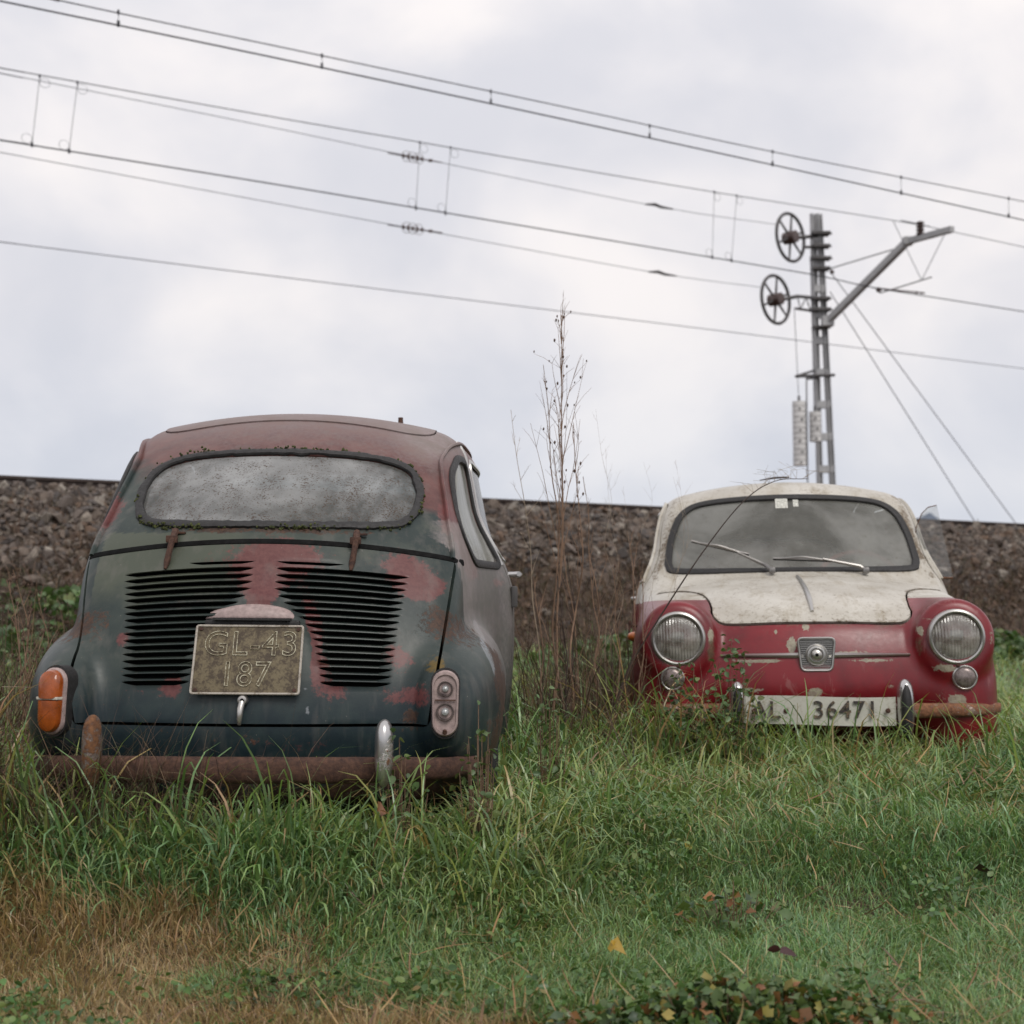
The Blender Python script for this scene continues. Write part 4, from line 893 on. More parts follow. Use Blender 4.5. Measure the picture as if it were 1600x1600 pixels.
    mb = MB(); n = len(vp); mb.add([(-a, .002, b) for a, b in vp]+[(-a, -.002, b) for a, b in vp], [tuple(range(n)), tuple(range(2*n-1, n-1, -1))]+[(i, (i+1) % n, n+(i+1) % n, n+i) for i in range(n)])
    vw = mb.build('vent_window', M['vent_glass'], doors['L'], smooth=False); vw.location = (-.548, 2.02, 1.095); vw.rotation_euler = (0, R(4), R(-8)); a = vw.data.attributes.new('spk', 'FLOAT', 'POINT')
    mb = MB(); mb.tube([(-.0, .0, -.158), (-.148, 0, -.168)], .005, 6); mb.tube([(-a, 0, b) for a, b in vp[2:]], .0022, 6); mb.build('vent_frame', M['rusty_chrome'], vw)
    # twig on the roof
    return root
CAR_A = rear_car(); CAR_B = front_car()
# ---------------------------------------------------------------- terrain, railway
UD = Vector((.876, .4826, 0)); VD = Vector((-.4826, .876, 0))        # along the track / away from the camera
def uvw(u, v, z): p = UD*u+VD*v; return Vector((p.x, p.y, z))
def vnoise(x, y, s, seed=0): return hashn(np.stack([x, y, np.zeros_like(x)], -1).reshape(-1, 3), s, seed).reshape(np.shape(x))
def ground_h(x, y):
    x = np.asarray(x, float); y = np.asarray(y, float); v = -.4826*x+.876*y
    h = .36*sstep(5.0, 10.2, v)+1.67*np.clip((v-10.2)/4.4, 0, 1)
    h = np.where(v > 26.3, 2.03-2.3*sstep(26.3, 31, v), h)
    n = (vnoise(x, y, 1.1, 1)-.5)*.07*sstep(15, 13, v)+(vnoise(x, y, 4, 2)-.5)*.03
    n += ((vnoise(x, y, .9, 4)-.5)*.30+(vnoise(x, y, 2.6, 5)-.5)*.17)*sstep(10, 11, v)*sstep(14.3, 13, v)
    return h+n-.05*sstep(3.3, 2.4, y)+.125*sstep(2.95, 3.36, y-.35*sstep(-.25, .3, x))*sstep(8, 6, y)
def simple_grid(name, mat, us, vs, fn):
    U, V = np.meshgrid(us, vs, indexing='ij'); X, Y = fn(U, V); Z = ground_h(X, Y); P = np.stack([X, Y, Z], -1).reshape(-1, 3); n = len(vs)
    I = np.arange(len(us)-1)[:, None]*n+np.arange(n-1)[None]; F = np.stack([I, I+n, I+n+1, I+1], -1).reshape(-1, 4); return mesh_obj(name, P, F, mat)
t = NT('soil'); co = t.co()
g = t.n('ShaderNodeNewGeometry'); md = t.noise(1.6, 5, .6, co); fi = t.noise(18, 5, .7, co)
c = t.mix(t.rng(fi, .3, .7), (.045, .034, .020), (.115, .082, .045)); c = t.mix(t.rng(md, .4, .6, 0, .4), c, (.03, .038, .014))
M['soil'] = t.end(t.bsdf(c, .95, 0, t.bump(fi, .8, .02)))
t = NT('slope_soil'); md = t.noise(1.2, 5, .6); fi = t.noise(14, 5, .7); c = t.mix(t.rng(fi, .3, .7), (.05, .034, .024), (.115, .080, .058)); M['slope_soil'] = t.end(t.bsdf(c, .95, 0, t.bump(fi, .9, .03)))
us = np.concatenate([np.linspace(-400, -14, 16)[:-1], np.linspace(-14, 30, 260), np.linspace(30, 700, 20)[1:]]); vs = np.concatenate([np.linspace(-60, -2, 10)[:-1], np.linspace(-2, 10.3, 110)])
gr = simple_grid('ground', M['soil'], us, vs, lambda U, V: (UD.x*U+VD.x*V, UD.y*U+VD.y*V)); gr['kind'] = 'structure'
vs = np.concatenate([np.linspace(10.3, 15, 90), np.linspace(15, 26.3, 14)[1:], np.linspace(26.3, 31, 8)[1:], np.linspace(31, 900, 8)[1:]])
em = simple_grid('embankment', M['slope_soil'], us, vs, lambda U, V: (UD.x*U+VD.x*V, UD.y*U+VD.y*V)); em['kind'] = 'structure'
# far hills
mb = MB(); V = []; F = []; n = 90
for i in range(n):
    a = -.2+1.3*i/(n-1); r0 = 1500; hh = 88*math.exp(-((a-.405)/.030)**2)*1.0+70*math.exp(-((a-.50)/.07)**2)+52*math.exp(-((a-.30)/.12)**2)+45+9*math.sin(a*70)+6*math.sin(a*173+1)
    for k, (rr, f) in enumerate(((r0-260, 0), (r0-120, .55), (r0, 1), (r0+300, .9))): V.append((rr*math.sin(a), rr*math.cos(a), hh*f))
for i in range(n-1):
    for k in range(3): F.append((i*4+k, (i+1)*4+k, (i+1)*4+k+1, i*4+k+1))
mb.add(V, F); t = NT('far_hill'); M['far_hill'] = t.end(t.bsdf(t.mix(t.rng(t.noise(.02, 4), .4, .6), (.10, .135, .20), (.125, .16, .225)), .95, spec=.1)); hl = mb.build('hills', M['far_hill']); hl['kind'] = 'structure'  # blue-grey of distance haze mixed into the hill's surface colour
# ballast: one pile of stones nobody could count
def instanced(name, P, S, protos, colr, mat, seed=3, flat=.8):
    """many small stones written into one mesh; P positions, S sizes"""
    r = np.random.default_rng(seed); Vs = []; Fs = []; Cs = []; base = 0
    which = r.integers(0, len(protos), len(P))
    for k, (pv, pf) in enumerate(protos):
        idx = np.where(which == k)[0]; m = len(idx)
        if not m: continue
        q = r.normal(size=(m, 4)); q /= np.linalg.norm(q, axis=1)[:, None]; w, x, y, z = q.T
        Rm = np.stack([1-2*(y*y+z*z), 2*(x*y-z*w), 2*(x*z+y*w), 2*(x*y+z*w), 1-2*(x*x+z*z), 2*(y*z-x*w), 2*(x*z-y*w), 2*(y*z+x*w), 1-2*(x*x+y*y)], -1).reshape(m, 3, 3)
        V = np.einsum('mij,nj->mni', Rm, pv)*S[idx][:, None, None]+P[idx][:, None]; nv = len(pv)
        Vs.append(V.reshape(-1, 3)); Fs.append((pf[None]+base+np.arange(m)[:, None, None]*nv).reshape(-1, 3)); Cs.append(np.repeat(colr[idx], nv, 0)); base += m*nv
    V = np.vstack(Vs); F = np.vstack(Fs); C = np.vstack(Cs); return raw_mesh(name, V, F, C, mat, False)
def raw_mesh(name, V, F, C, mat, smooth=True):
    me = bpy.data.meshes.new(name); k = F.shape[1]; me.vertices.add(len(V)); me.vertices.foreach_set('co', V.astype(np.float32).ravel())
    me.loops.add(F.size); me.loops.foreach_set('vertex_index', F.astype(np.int32).ravel()); me.polygons.add(len(F)); me.polygons.foreach_set('loop_start', np.arange(0, F.size, k, dtype=np.int32))
    me.polygons.foreach_set('use_smooth', np.full(len(F), smooth)); me.update(calc_edges=True); me.validate()
    a = me.attributes.new('tint', 'FLOAT_COLOR', 'POINT'); a.data.foreach_set('color', np.hstack([C, np.ones((len(C), 1))]).astype(np.float32).ravel())
    me.materials.append(mat); o = bpy.data.objects.new(name, me); COL.objects.link(o); return o
t = NT('ballast_stone'); c = t.attr('tint', 'Color'); c = t.mix(t.rng(t.noise(60, 4), .35, .65), c, (.05, .04, .035), 'MULTIPLY'); 
c = t.mix(.55, t.attr('tint', 'Color'), t.mix(t.rng(t.noise(45, 4, .7), .3, .7), t.mix(1, t.attr('tint', 'Color'), (.45, .42, .40), 'MULTIPLY'), t.mix(1, t.attr('tint', 'Color'), (1.4, 1.35, 1.3), 'MULTIPLY')))
M['stone'] = t.end(t.bsdf(c, .8, 0, t.bump(t.noise(90, 3), .5, .01)))
def stone_protos(n=6, seed=2):
    r = np.random.default_rng(seed); out = []
    for _ in range(n):
        bm = bmesh.new()
        for _ in range(13):
            d = r.normal(size=3); d /= np.linalg.norm(d); bm.verts.new(d*r.uniform(.75, 1.1)*np.array([1.25, .95, .72]))
        bmesh.ops.convex_hull(bm, input=bm.verts); bmesh.ops.delete(bm, geom=[v for v in bm.verts if not v.link_faces], context='VERTS'); bmesh.ops.triangulate(bm, faces=bm.faces); bm.verts.index_update()
        out.append((np.array([v.co for v in bm.verts]), np.array([[v.index for v in f.verts] for f in bm.faces]))); bm.free()
    return out
PRO = stone_protos()
N = 80000; u = rng.uniform(-2, 24, N); v = 15.05-4.2*rng.random(N)**1.15; keep = rng.random(N) < np.clip((v-12.3+(vnoise(u, v, .7, 31)-.5)*2.8)/.9, .13, 1); u = u[keep]; v = v[keep]
X = UD.x*u+VD.x*v; Y = UD.y*u+VD.y*v; S = rng.lognormal(math.log(.026), .48, len(u)).clip(.010, .085); Z = ground_h(X, Y)+S*rng.uniform(-.1, .9, len(u))
pal = np.array([(.13, .105, .09), (.095, .082, .076), (.165, .13, .105), (.085, .065, .052), (.21, .18, .15), (.15, .10, .07), (.29, .26, .225)]); dk = np.clip((v-12.0)/1.6, .45, 1)[:, None]*0+1; cc = .82*pal[rng.choice(7, len(u), p=[.24, .18, .18, .12, .11, .12, .05])]*rng.uniform(.75, 1.25, (len(u), 1))
bl = instanced('ballast', np.stack([X, Y, Z], -1), S, PRO, cc, M['stone']); tag(bl, 'grey and brown crushed stone heaped on the railway embankment slope', 'ballast', kind='stuff')
# rails
def rail(v, label, r0=-60, r1=260):
    prof = [(-.065, 0), (.065, 0), (.065, .012), (.012, .03), (.010, .11), (.034, .12), (.034, .152), (-.034, .152), (-.034, .12), (-.010, .11), (-.012, .03), (-.065, .012)]
    V = []; F = []; us_ = np.linspace(r0, r1, 40); m = len(prof)
    for u_ in us_:
        for a, b in prof: V.append(tuple(uvw(u_, v+a, 2.075+b)))
    for i in range(len(us_)-1):
        for j in range(m): F.append((i*m+j, i*m+(j+1) % m, (i+1)*m+(j+1) % m, (i+1)*m+j))
    mb = MB(); mb.add(V, F); o = mb.build('rail', M['rail_steel'], smooth=False); tag(o, label, 'rail')
rail(15.32, 'dark steel rail nearest the cars, running along the top of the stone slope'); rail(16.99, 'second steel rail of the nearer track, behind the first rail')
for vv, lb in ((19.97, 'nearer steel rail of the far track'), (21.64, 'farthest steel rail, next to the mast')): rail(vv, lb)
# ---------------------------------------------------------------- overhead line
def onp(px, py, v):
    r = ray(px, py); k = r[0]/r[1]; return at(px, py, v/(VD.y+VD.x*k))
def wire(name, pts, v, rad, mat, label, group=None, ext=True):
    vs_ = v if hasattr(v, '__len__') else [v]*len(pts); P = [onp(p[0], p[1], q) for p, q in zip(pts, vs_)]
    if ext == 2 or ext is True: P = [P[0]+(P[0]-P[1]).normalized()*12]+P
    if ext is True: P = P+[P[-1]+(P[-1]-P[-2]).normalized()*40]
    mb = MB(); mb.tube(catmull(P, 6), rad, 6); o = mb.build(name, mat); tag(o, label, 'wire', group); return o
def dropper(parent, a, b, v, rad=.004, loop=0.):
    A, B = onp(*a, v), onp(*b, v); mb = MB(); mb.tube([A, B], rad, 5); mb.box(tuple(B), (.03, .03, .07)); mb.box(tuple(A), (.025, .025, .05))
    if loop:
        for c, s in ((A-Vector((0, 0, loop*1.2)), 1), (B+Vector((0, 0, loop*1.1)), -1)):
            cc_ = c+UD*(s*loop); mb.tube([cc_+UD*(loop*math.cos(t_))+Vector((0, 0, loop*math.sin(t_))) for t_ in np.linspace(0, 2*math.pi, 15)[:-1]], .0035, 4, closed=True)
    mb.build('dropper', M['wire'], parent)
w1 = wire('contact_wire', [(-60, -11), (400, 84), (800, 169), (1200, 256), (1600, 344)], 16.16, .0105, M['wire'], 'thick dark contact wire, lower of the topmost pair of wires')
w2 = wire('messenger_wire', [(-60, -38), (90, 0), (503, 87), (900, 171), (1207, 237), (1600, 315)], 16.16, .008, M['wire'], 'thin topmost wire just above the thick dark contact wire')
for x, a, b in ((185, 19, 37), (503, 87, 103), (767, 143, 159), (1015, 197, 212), (1207, 237, 256), (1408, 277, 301), (1576, 310, 337)): dropper(w2, (x, a), (x, b), 16.16)
w3 = wire('contact_wire', [(-60, 210), (0, 219), (400, 283), (800, 350), (1200, 417), (1290, 433), (1380, 452), (1600, 487)], 20.8, .0115, M['wire'], 'thick dark contact wire that passes under the bent arm of the mast')
w4 = wire('messenger_wire', [(-60, 95), (0, 106), (400, 178), (655, 222), (800, 247), (1115, 300), (1440, 352), (1600, 386)], 20.8, .0085, M['wire'], 'wire carried on the insulator at the bend of the mast arm')
for a, b in (((62, 119), (50, 226)), ((121, 129), (108, 236)), ((656, 223), (650, 325)), ((704, 231), (696, 333)), ((1116, 300), (1113, 402)), ((1151, 306), (1143, 407))): dropper(w4, a, b, 20.8, .0045, .075)
w5 = wire('anchor_wire', [(-60, 101), (0, 114), (400, 194), (645, 245), (1030, 323), (1213, 351)], [22.1, 22.1, 22.3, 22.5, 22.9, 23.3], .0065, M['wire_thin'], 'thin grey anchor wire running to the upper spoked wheel', ext=2)
w6 = wire('anchor_wire', [(-60, 227), (0, 238), (400, 312), (645, 357), (1030, 427), (1190, 449)], [22.1, 22.1, 22.3, 22.5, 22.9, 23.3], .0065, M['wire_thin'], 'thin grey anchor wire running to the lower spoked wheel', ext=2)
w7 = wire('feeder_wire', [(-60, 371), (0, 378), (400, 428), (800, 477), (1200, 526), (1600, 576)], 25.2, .009, M['wire_thin'], 'single grey wire, lowest of all, crossing behind the tall dry weed')
for wr, (x, y), vv in ((w5, (645, 246), 22.5), (w6, (645, 357), 22.5)):
    c = onp(x, y, vv); mb = MB()
    for k in range(5): mb.lathe([(.02, -.05), (.055, -.02), (.06, .01), (.02, .05)], (0, 0, 0), 'X', 10) if False else mb.box(tuple(c+UD*(.09*(k-2))), (.05, .05, .10 if k % 2 else .07), bev=.015)
    for k in (-1, 0, 1): mb.tube([c+UD*(.12*k+.10*math.cos(t_))+Vector((0, 0, .10*math.sin(t_))) for t_ in np.linspace(0, 2*math.pi, 15)[:-1]], .006, 4, closed=True)
    mb.tube([c-UD*.5, c+UD*.6], .012, 6); mb.box(tuple(c+UD*.36), (.08, .05, .05), bev=.01); mb.build('insulator', M['insulator'], wr)
for wr, (x, y), vv in ((w5, (1030, 323), 22.9), (w6, (1035, 428), 22.9)):
    c = onp(x, y, vv); mb = MB(); mb.tube([c-UD*.35, c-UD*.1+Vector((0, 0, .03)), c+UD*.05, c+UD*.35], [.015, .035, .03, .015], 6); mb.build('turnbuckle', M['dark_steel'], wr)
# mast
MBASE = uvw(0, 0, 0)+Vector((7.06, 31.0, 2.0)); mast = empty('catenary_mast', MBASE); tag(mast, 'grey steel lattice mast standing on the railway embankment behind the red and white car', 'mast')
def L2(p): return Vector(p)-MBASE
def prism_bar(mb, a, b, wx, wy, axx=None):
    a, b = Vector(a), Vector(b); t_ = (b-a).normalized(); x = (axx or VD); x = (x-t_*x.dot(t_)).normalized(); y = t_.cross(x); V = []
    for p in (a, b):
        for i, j in ((-1, -1), (1, -1), (1, 1), (-1, 1)): V.append(p+x*(wx/2*i)+y*(wy/2*j))
    mb.add(V, [(0, 1, 2, 3), (7, 6, 5, 4), (0, 4, 5, 1), (1, 5, 6, 2), (2, 6, 7, 3), (3, 7, 4, 0)])
top_z = at(1277, 335, 31.0).z
XI = Vector((1, 0, 0))
def legx(z, s): f = (z-2.0)/(top_z-2.0); return 7.06-.16*(f-.6)+s*(.165-.095*f)
for s in (-1, 1):
    mb = MB(); a = L2((legx(2.0, s), 31, 2.0)); b = L2((legx(top_z, s), 31, top_z)); prism_bar(mb, a, b, .105, .02, UD)
    for q in (-1, 1): prism_bar(mb, a+UD*(q*.05)+VD*(-.0)+Vector((0, -.05, 0)), b+UD*(q*.05)+Vector((0, -.05, 0)), .012, .10, UD)
    mb.build('leg', M['galvanised'], mast)
z = 2.6; k = 0
while z < top_z-.1:
    mb = MB(); mb.box(tuple(L2(((legx(z, -1)+legx(z, 1))/2, 30.93, z))), (legx(z, 1)-legx(z, -1)+.06, .02, .16)); mb.box(tuple(L2(((legx(z, -1)+legx(z, 1))/2, 31.05, z))), (legx(z, 1)-legx(z, -1)+.06, .02, .16)); mb.build('batten', M['galvanised'], mast); z += .74 if z < 6.6 else .60
# clamps up the mast
for y_, w_ in ((365, .42), (385, .40), (404, .44), (420, .40), (467, .40), (484, .44), (512, .36)):
    p = at(1282, y_, 30.9); mb = MB(); mb.box(tuple(L2(p)), (w_, .26, .06)); mb.box(tuple(L2(p+Vector((w_/2, 0, 0)))), (.10, .05, .035)); mb.build('clamp', M['dark_steel'], mast)
# cantilever arm
ap = [at(1293, 502, 30.7), at(1418, 377, 28.76), at(1488, 358, 27.7)]
mb = MB(); prism_bar(mb, L2(ap[0]), L2(ap[1]), .13, .14, UD); prism_bar(mb, L2(ap[1]-(ap[2]-ap[1]).normalized()*.05), L2(ap[2]), .12, .12, UD); mb.box(tuple(L2(ap[1])), (.20, .20, .16)); mb.box(tuple(L2(ap[0])), (.26, .2, .22)); arm = mb.build('arm', M['galvanised'], mast, smooth=False)
p = at(1438, 368, 28.4); mb = MB()
for k in range(4): mb.lathe([(.04, -.045), (.085, -.02), (.085, .005), (.04, .03)], (p.x-MBASE.x, p.y-MBASE.y, p.z-MBASE.z+.05+.075*k), 'Z', 14)
mb.build('arm_insulator', M['insulator'], arm)
def rods(name, segs, rad, mat, parent):
    mb = MB()
    for a, b in segs: mb.tube([L2(a), L2(b)], rad, 6)
    return mb.build(name, mat, parent)
rods('stay_rod', [(at(1296, 420, 30.9), at(1408, 386, 28.9))], .014, M['dark_steel'], arm)
rods('hanger', [(at(1395, 344, 28.7), at(1440, 438, 28.2)), (at(1478, 362, 27.8), at(1440, 438, 28.2))], .008, M['wire_thin'], arm)
rods('steady_arm', [(at(1375, 458, 28.2), at(1456, 433, 28.2))], .014, M['dark_steel'], arm)
mb = MB()
for x_, y_, r_ in ((1373, 453, .065), (1394, 453, .03), (1404, 455, .03), (1432, 457, .035), (1440, 458, .03), (1300, 425, .06)): mb.bm(bmesh_ico(r_) if False else (lambda b: (bmesh.ops.create_icosphere(b, subdivisions=1, radius=r_), b)[1])(bmesh.new()), tuple(L2(at(x_, y_, 28.2 if x_ > 1310 else 30.8))))
mb.tube([L2(at(1370, 450, 28.2)), L2(at(1394, 453, 28.2)), L2(at(1445, 458, 28.2))], .016, 6); mb.build('section_insulator', M['insulator'], arm)
# spoked tension wheels
def spoked_wheel(c, r):
    w_ = empty('tension_wheel', L2(c)); w_.parent = mast; h = Vector((.71, .70, 0)).normalized(); ax = h.cross(Vector((0, 0, 1)))
    def P(a, q): return h*(q*math.cos(a))+Vector((0, 0, q*math.sin(a)))
    mb = MB(); mb.tube([P(a, r) for a in np.linspace(0, 2*math.pi, 49)[:-1]], .038, 8, closed=True); mb.build('rim', M['dark_steel'], w_)
    for k in range(6):
        a = math.pi/2*.93+k*math.pi/3; mb = MB(); mb.tube([P(a, .08), P(a, r)], [.030, .022], 6); mb.build('spoke', M['dark_steel'], w_)
    mb = MB(); mb.tube([ax*-.16, ax*-.15, ax*.15, ax*.16], [.07, .14, .14, .07], 16); mb.tube([P(a, .12) for a in np.linspace(0, 2*math.pi, 17)[:-1]], .035, 6, closed=True); mb.build('hub', M['insulator'], w_)
    return w_
wc1, wc2 = at(1235, 371, 30.6), at(1212, 468, 30.6); spoked_wheel(wc1, .545); spoked_wheel(wc2, .545)
mb = MB(); prism_bar(mb, L2(wc1+Vector((0, .15, .02))), L2(at(1294, 367, 31)), .06, .06, UD); prism_bar(mb, L2(at(1255, 386, 30.8)), L2(at(1292, 386, 31)), .05, .05, UD); mb.build('wheel_bracket', M['dark_steel'], mast, smooth=False)
mb = MB(); a, b, c_, d = at(1246, 463, 30.8), at(1290, 467, 31), at(1243, 482, 30.8), at(1292, 489, 31)
prism_bar(mb, L2(wc2+Vector((0, .15, 0))), L2(a), .06, .06, UD); prism_bar(mb, L2(a), L2(b), .05, .07, UD); prism_bar(mb, L2(c_), L2(d), .05, .06, UD)
for i in range(4):
    p1 = a.lerp(b, i/3.2); p2 = c_.lerp(d, min(1, (i+.5)/3.2)); mb.tube([L2(p1), L2(p2)], .014, 5); mb.tube([L2(p2), L2(a.lerp(b, min(1, (i+1)/3.2)))], .014, 5)
mb.build('wheel_bracket', M['dark_steel'], mast, smooth=False)
def weights(c0, c1, r, n):
    o = empty('counterweight', L2(c1)); o.parent = mast; h = (c0-c1).length; st = h/n; mb = MB()
    for k in range(n): mb.lathe([(.01, k*st), (r, k*st+.004), (r, (k+1)*st-.010), (r*.93, (k+1)*st-.008), (.01, (k+1)*st-.002)], (0, 0, 0), 'Z', 18)
    mb.build('weight_stack', M['concrete_pale'], o); mb = MB()
    for k in range(0, n, 2): mb.box((r*.2*math.sin(k), -r, (k+.5)*st), (.05, .03, .035))
    mb.tube([(0, 0, h), (0, 0, h+.12)], .03, 6); mb.build('weight_marks', M['dark_steel'], o)
weights(at(1248, 627, 30.5), at(1250, 728, 30.5), .150, 12); weights(at(1273, 643, 30.6), at(1274, 690, 30.6), .130, 6)
rods('weight_cable', [(at(1241, 480, 30.55), at(1248, 624, 30.5)), (at(1266, 400, 30.6), at(1272, 640, 30.6))], .008, M['wire_thin'], mast)
rods('guide_rod', [(at(1260, 588, 30.4), at(1262, 760, 30.4))], .016, M['dark_steel'], mast)
mb = MB(); prism_bar(mb, L2(at(1243, 588, 30.5)), L2(at(1304, 586, 30.9)), .05, .05, UD); prism_bar(mb, L2(at(1243, 588, 30.5)), L2(at(1275, 578, 31)), .04, .04, UD); prism_bar(mb, L2(at(1262, 592, 30.4)), L2(at(1280, 590, 31)), .04, .04, UD); mb.build('guide_bracket', M['dark_steel'], mast, smooth=False)
for a, b in (((1297, 424), (1585, 815)), ((1297, 456), (1525, 818))):
    A = at(*a, 31.0); k = (b[0]-800)/FPX; tt = (k*31-7.06)/(.876-.4826*k); B = at(b[0], b[1], 31+.4826*tt); B = B+(B-A).normalized()*2.0; rods('guy_wire', [(A, B)], .011, M['wire_thin'], mast)
# ---------------------------------------------------------------- grass and weeds
def leaf_mat(name, gloss=.4, trans=.25, dew=True):
    t = NT(name); c = t.attr('tint', 'Color'); n = t.noise(40, 3, .6); c = t.mix(t.rng(n, .3, .7, 0, .35), c, (.35, .33, .22), 'MULTIPLY')
    b = t.bsdf(c, t.rng(n, .3, .7, gloss*.8, gloss*1.3), 0, None, .5); tr = t.n('ShaderNodeBsdfTranslucent'); t.put(tr.inputs['Color'], t.mix(1, c, (1.0, 1.15, .55), 'MULTIPLY'))
    M[name] = t.end(t.shmix(trans, b, tr.outputs[0]))
leaf_mat('grass_blade', .30, .28); leaf_mat('dry_stalk', .75, .12); leaf_mat('broad_leaf', .42, .22)
def blades(name, X, Y, Lh, W, lean, az, curl, C, mat, seg=6, tipc=None, z0=None, seed=5):
    """ribbon blades: start at (X,Y), length Lh, leaning by lean, bending over by curl"""
    r = np.random.default_rng(seed); n = len(X); Z = ground_h(X, Y)-.01 if z0 is None else z0
    P = np.zeros((n, seg+1, 3)); P[:, 0] = np.stack([X, Y, Z], -1); th = lean.copy(); dx, dy = np.cos(az), np.sin(az); st = Lh/seg; tw = r.normal(0, .25, n)
    for i in range(seg):
        P[:, i+1] = P[:, i]+np.stack([np.sin(th)*dx*st, np.sin(th)*dy*st, np.cos(th)*st], -1); th = th+curl*(.12+2.3*((i+1)/seg)**2)/seg; dx, dy = dx*np.cos(tw/seg)-dy*np.sin(tw/seg), dy*np.cos(tw/seg)+dx*np.sin(tw/seg)
    fa = az+math.pi/2+r.normal(0, .7, n); side = np.stack([np.cos(fa), np.sin(fa), r.normal(0, .15, n)], -1)
    prof = np.array([.55, .9, 1., .95, .8, .55, .08]) if seg == 6 else np.interp(np.linspace(0, 1, seg+1), [0, .3, .7, 1], [.7, 1, .8, .1])
    wv = (W[:, None]*prof[None]/2)[..., None]*side[:, None, :]
    V = np.stack([P-wv, P+wv], 2).reshape(n, -1, 3); k = np.arange(seg)*2; q = np.stack([k, k+1, k+3, k+2], -1)
    F = (q[None]+(np.arange(n)*(2*(seg+1)))[:, None, None]).reshape(-1, 4)
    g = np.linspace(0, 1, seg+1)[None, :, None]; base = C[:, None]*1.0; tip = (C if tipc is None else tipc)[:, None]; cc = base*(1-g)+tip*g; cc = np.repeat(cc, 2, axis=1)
    return V.reshape(-1, 3), F, cc.reshape(-1, 3)
def join(name, parts, mat):
    Vs, Fs, Cs = [], [], []; b = 0
    for V, F, C in parts: Vs.append(V); Fs.append(F+b); Cs.append(C); b += len(V)
    return raw_mesh(name, np.vstack(Vs), np.vstack(Fs), np.vstack(Cs), mat, True)
def to_local(M_, X, Y): Mi = np.array(M_.inverted()); P = np.stack([X, Y, np.zeros_like(X), np.ones_like(X)]); return (Mi @ P)[:2]
def blocked(X, Y, mg=0.):
    b = np.zeros(len(X), bool)
    for M_ in (M_REAR, M_FRONT):
        lx, ly = to_local(M_, X, Y); hw = np.interp(ly, [0, .4, 2.7, 3.2], [.52, .66, .66, .50]); b |= (np.abs(lx) < hw-.04-mg) & (ly > .06+mg) & (ly < 3.10-mg)
    return b
def scatter(n, y0, y1, pw=1., half=.43, extra=.35, seed=1):
    r = np.random.default_rng(seed); y = y0+(y1-y0)*r.random(n)**pw; w_ = half*y+extra; x = r.uniform(-1, 1, n)*w_; k = ~blocked(x, y); return x[k], y[k]
def pick(cols, n, p, r, var=.22): c = np.array(cols)[r.choice(len(cols), n, p=p)]; return c*r.uniform(1-var, 1+var, (n, 1))*r.uniform(.93, 1.07, (n, 3))
GREEN = [(.215, .325, .105), (.180, .295, .130), (.265, .350, .105), (.135, .220, .080), (.32, .34, .11)]
STRAW = [(.44, .29, .14), (.36, .215, .10), (.52, .38, .21), (.25, .14, .075)]
def dead_mask(x, y):
    m = gm(x, y, -1.05, 2.98, .62, .26)*1.15+gm(x, y, -.50, 2.62, .60, .13)+gm(x, y, .10, 2.52, .5, .10)*.9+gm(x, y, 1.7, 3.9, .45, .35)*.75+gm(x, y, .75, 2.35, .6, .08)*.6+gm(x, y, -.75, 3.05, .10, .12)*.5
    return m+(vnoise(x, y, 6, 9)-.5)*.7
def gm(x, y, cx, cy, rx, ry): return np.exp(-((x-cx)/rx)**2-((y-cy)/ry)**2)
def tallness(x, y):
    """how tall the unmown grass stands here"""
    edge = 3.16+.10*np.sin(x*2.3)+.05*np.sin(x*7)+.35*sstep(-.15, .6, x); t_ = sstep(edge-.25, edge+.22, y)
    near_l = gm(x, y, -.75, 3.32, .9, .18)
    t2 = .036+.042*t_+.040*near_l+.075*sstep(4.0, 4.75, y)*(x > -.1)+.055*gm(x, y, .05, 4.3, .35, .9)+.12*gm(x, y, -1.65, 3.9, .35, .7)
    return t2*(.75+.5*vnoise(x, y, 3, 12))
r = np.random.default_rng(21); parts = []
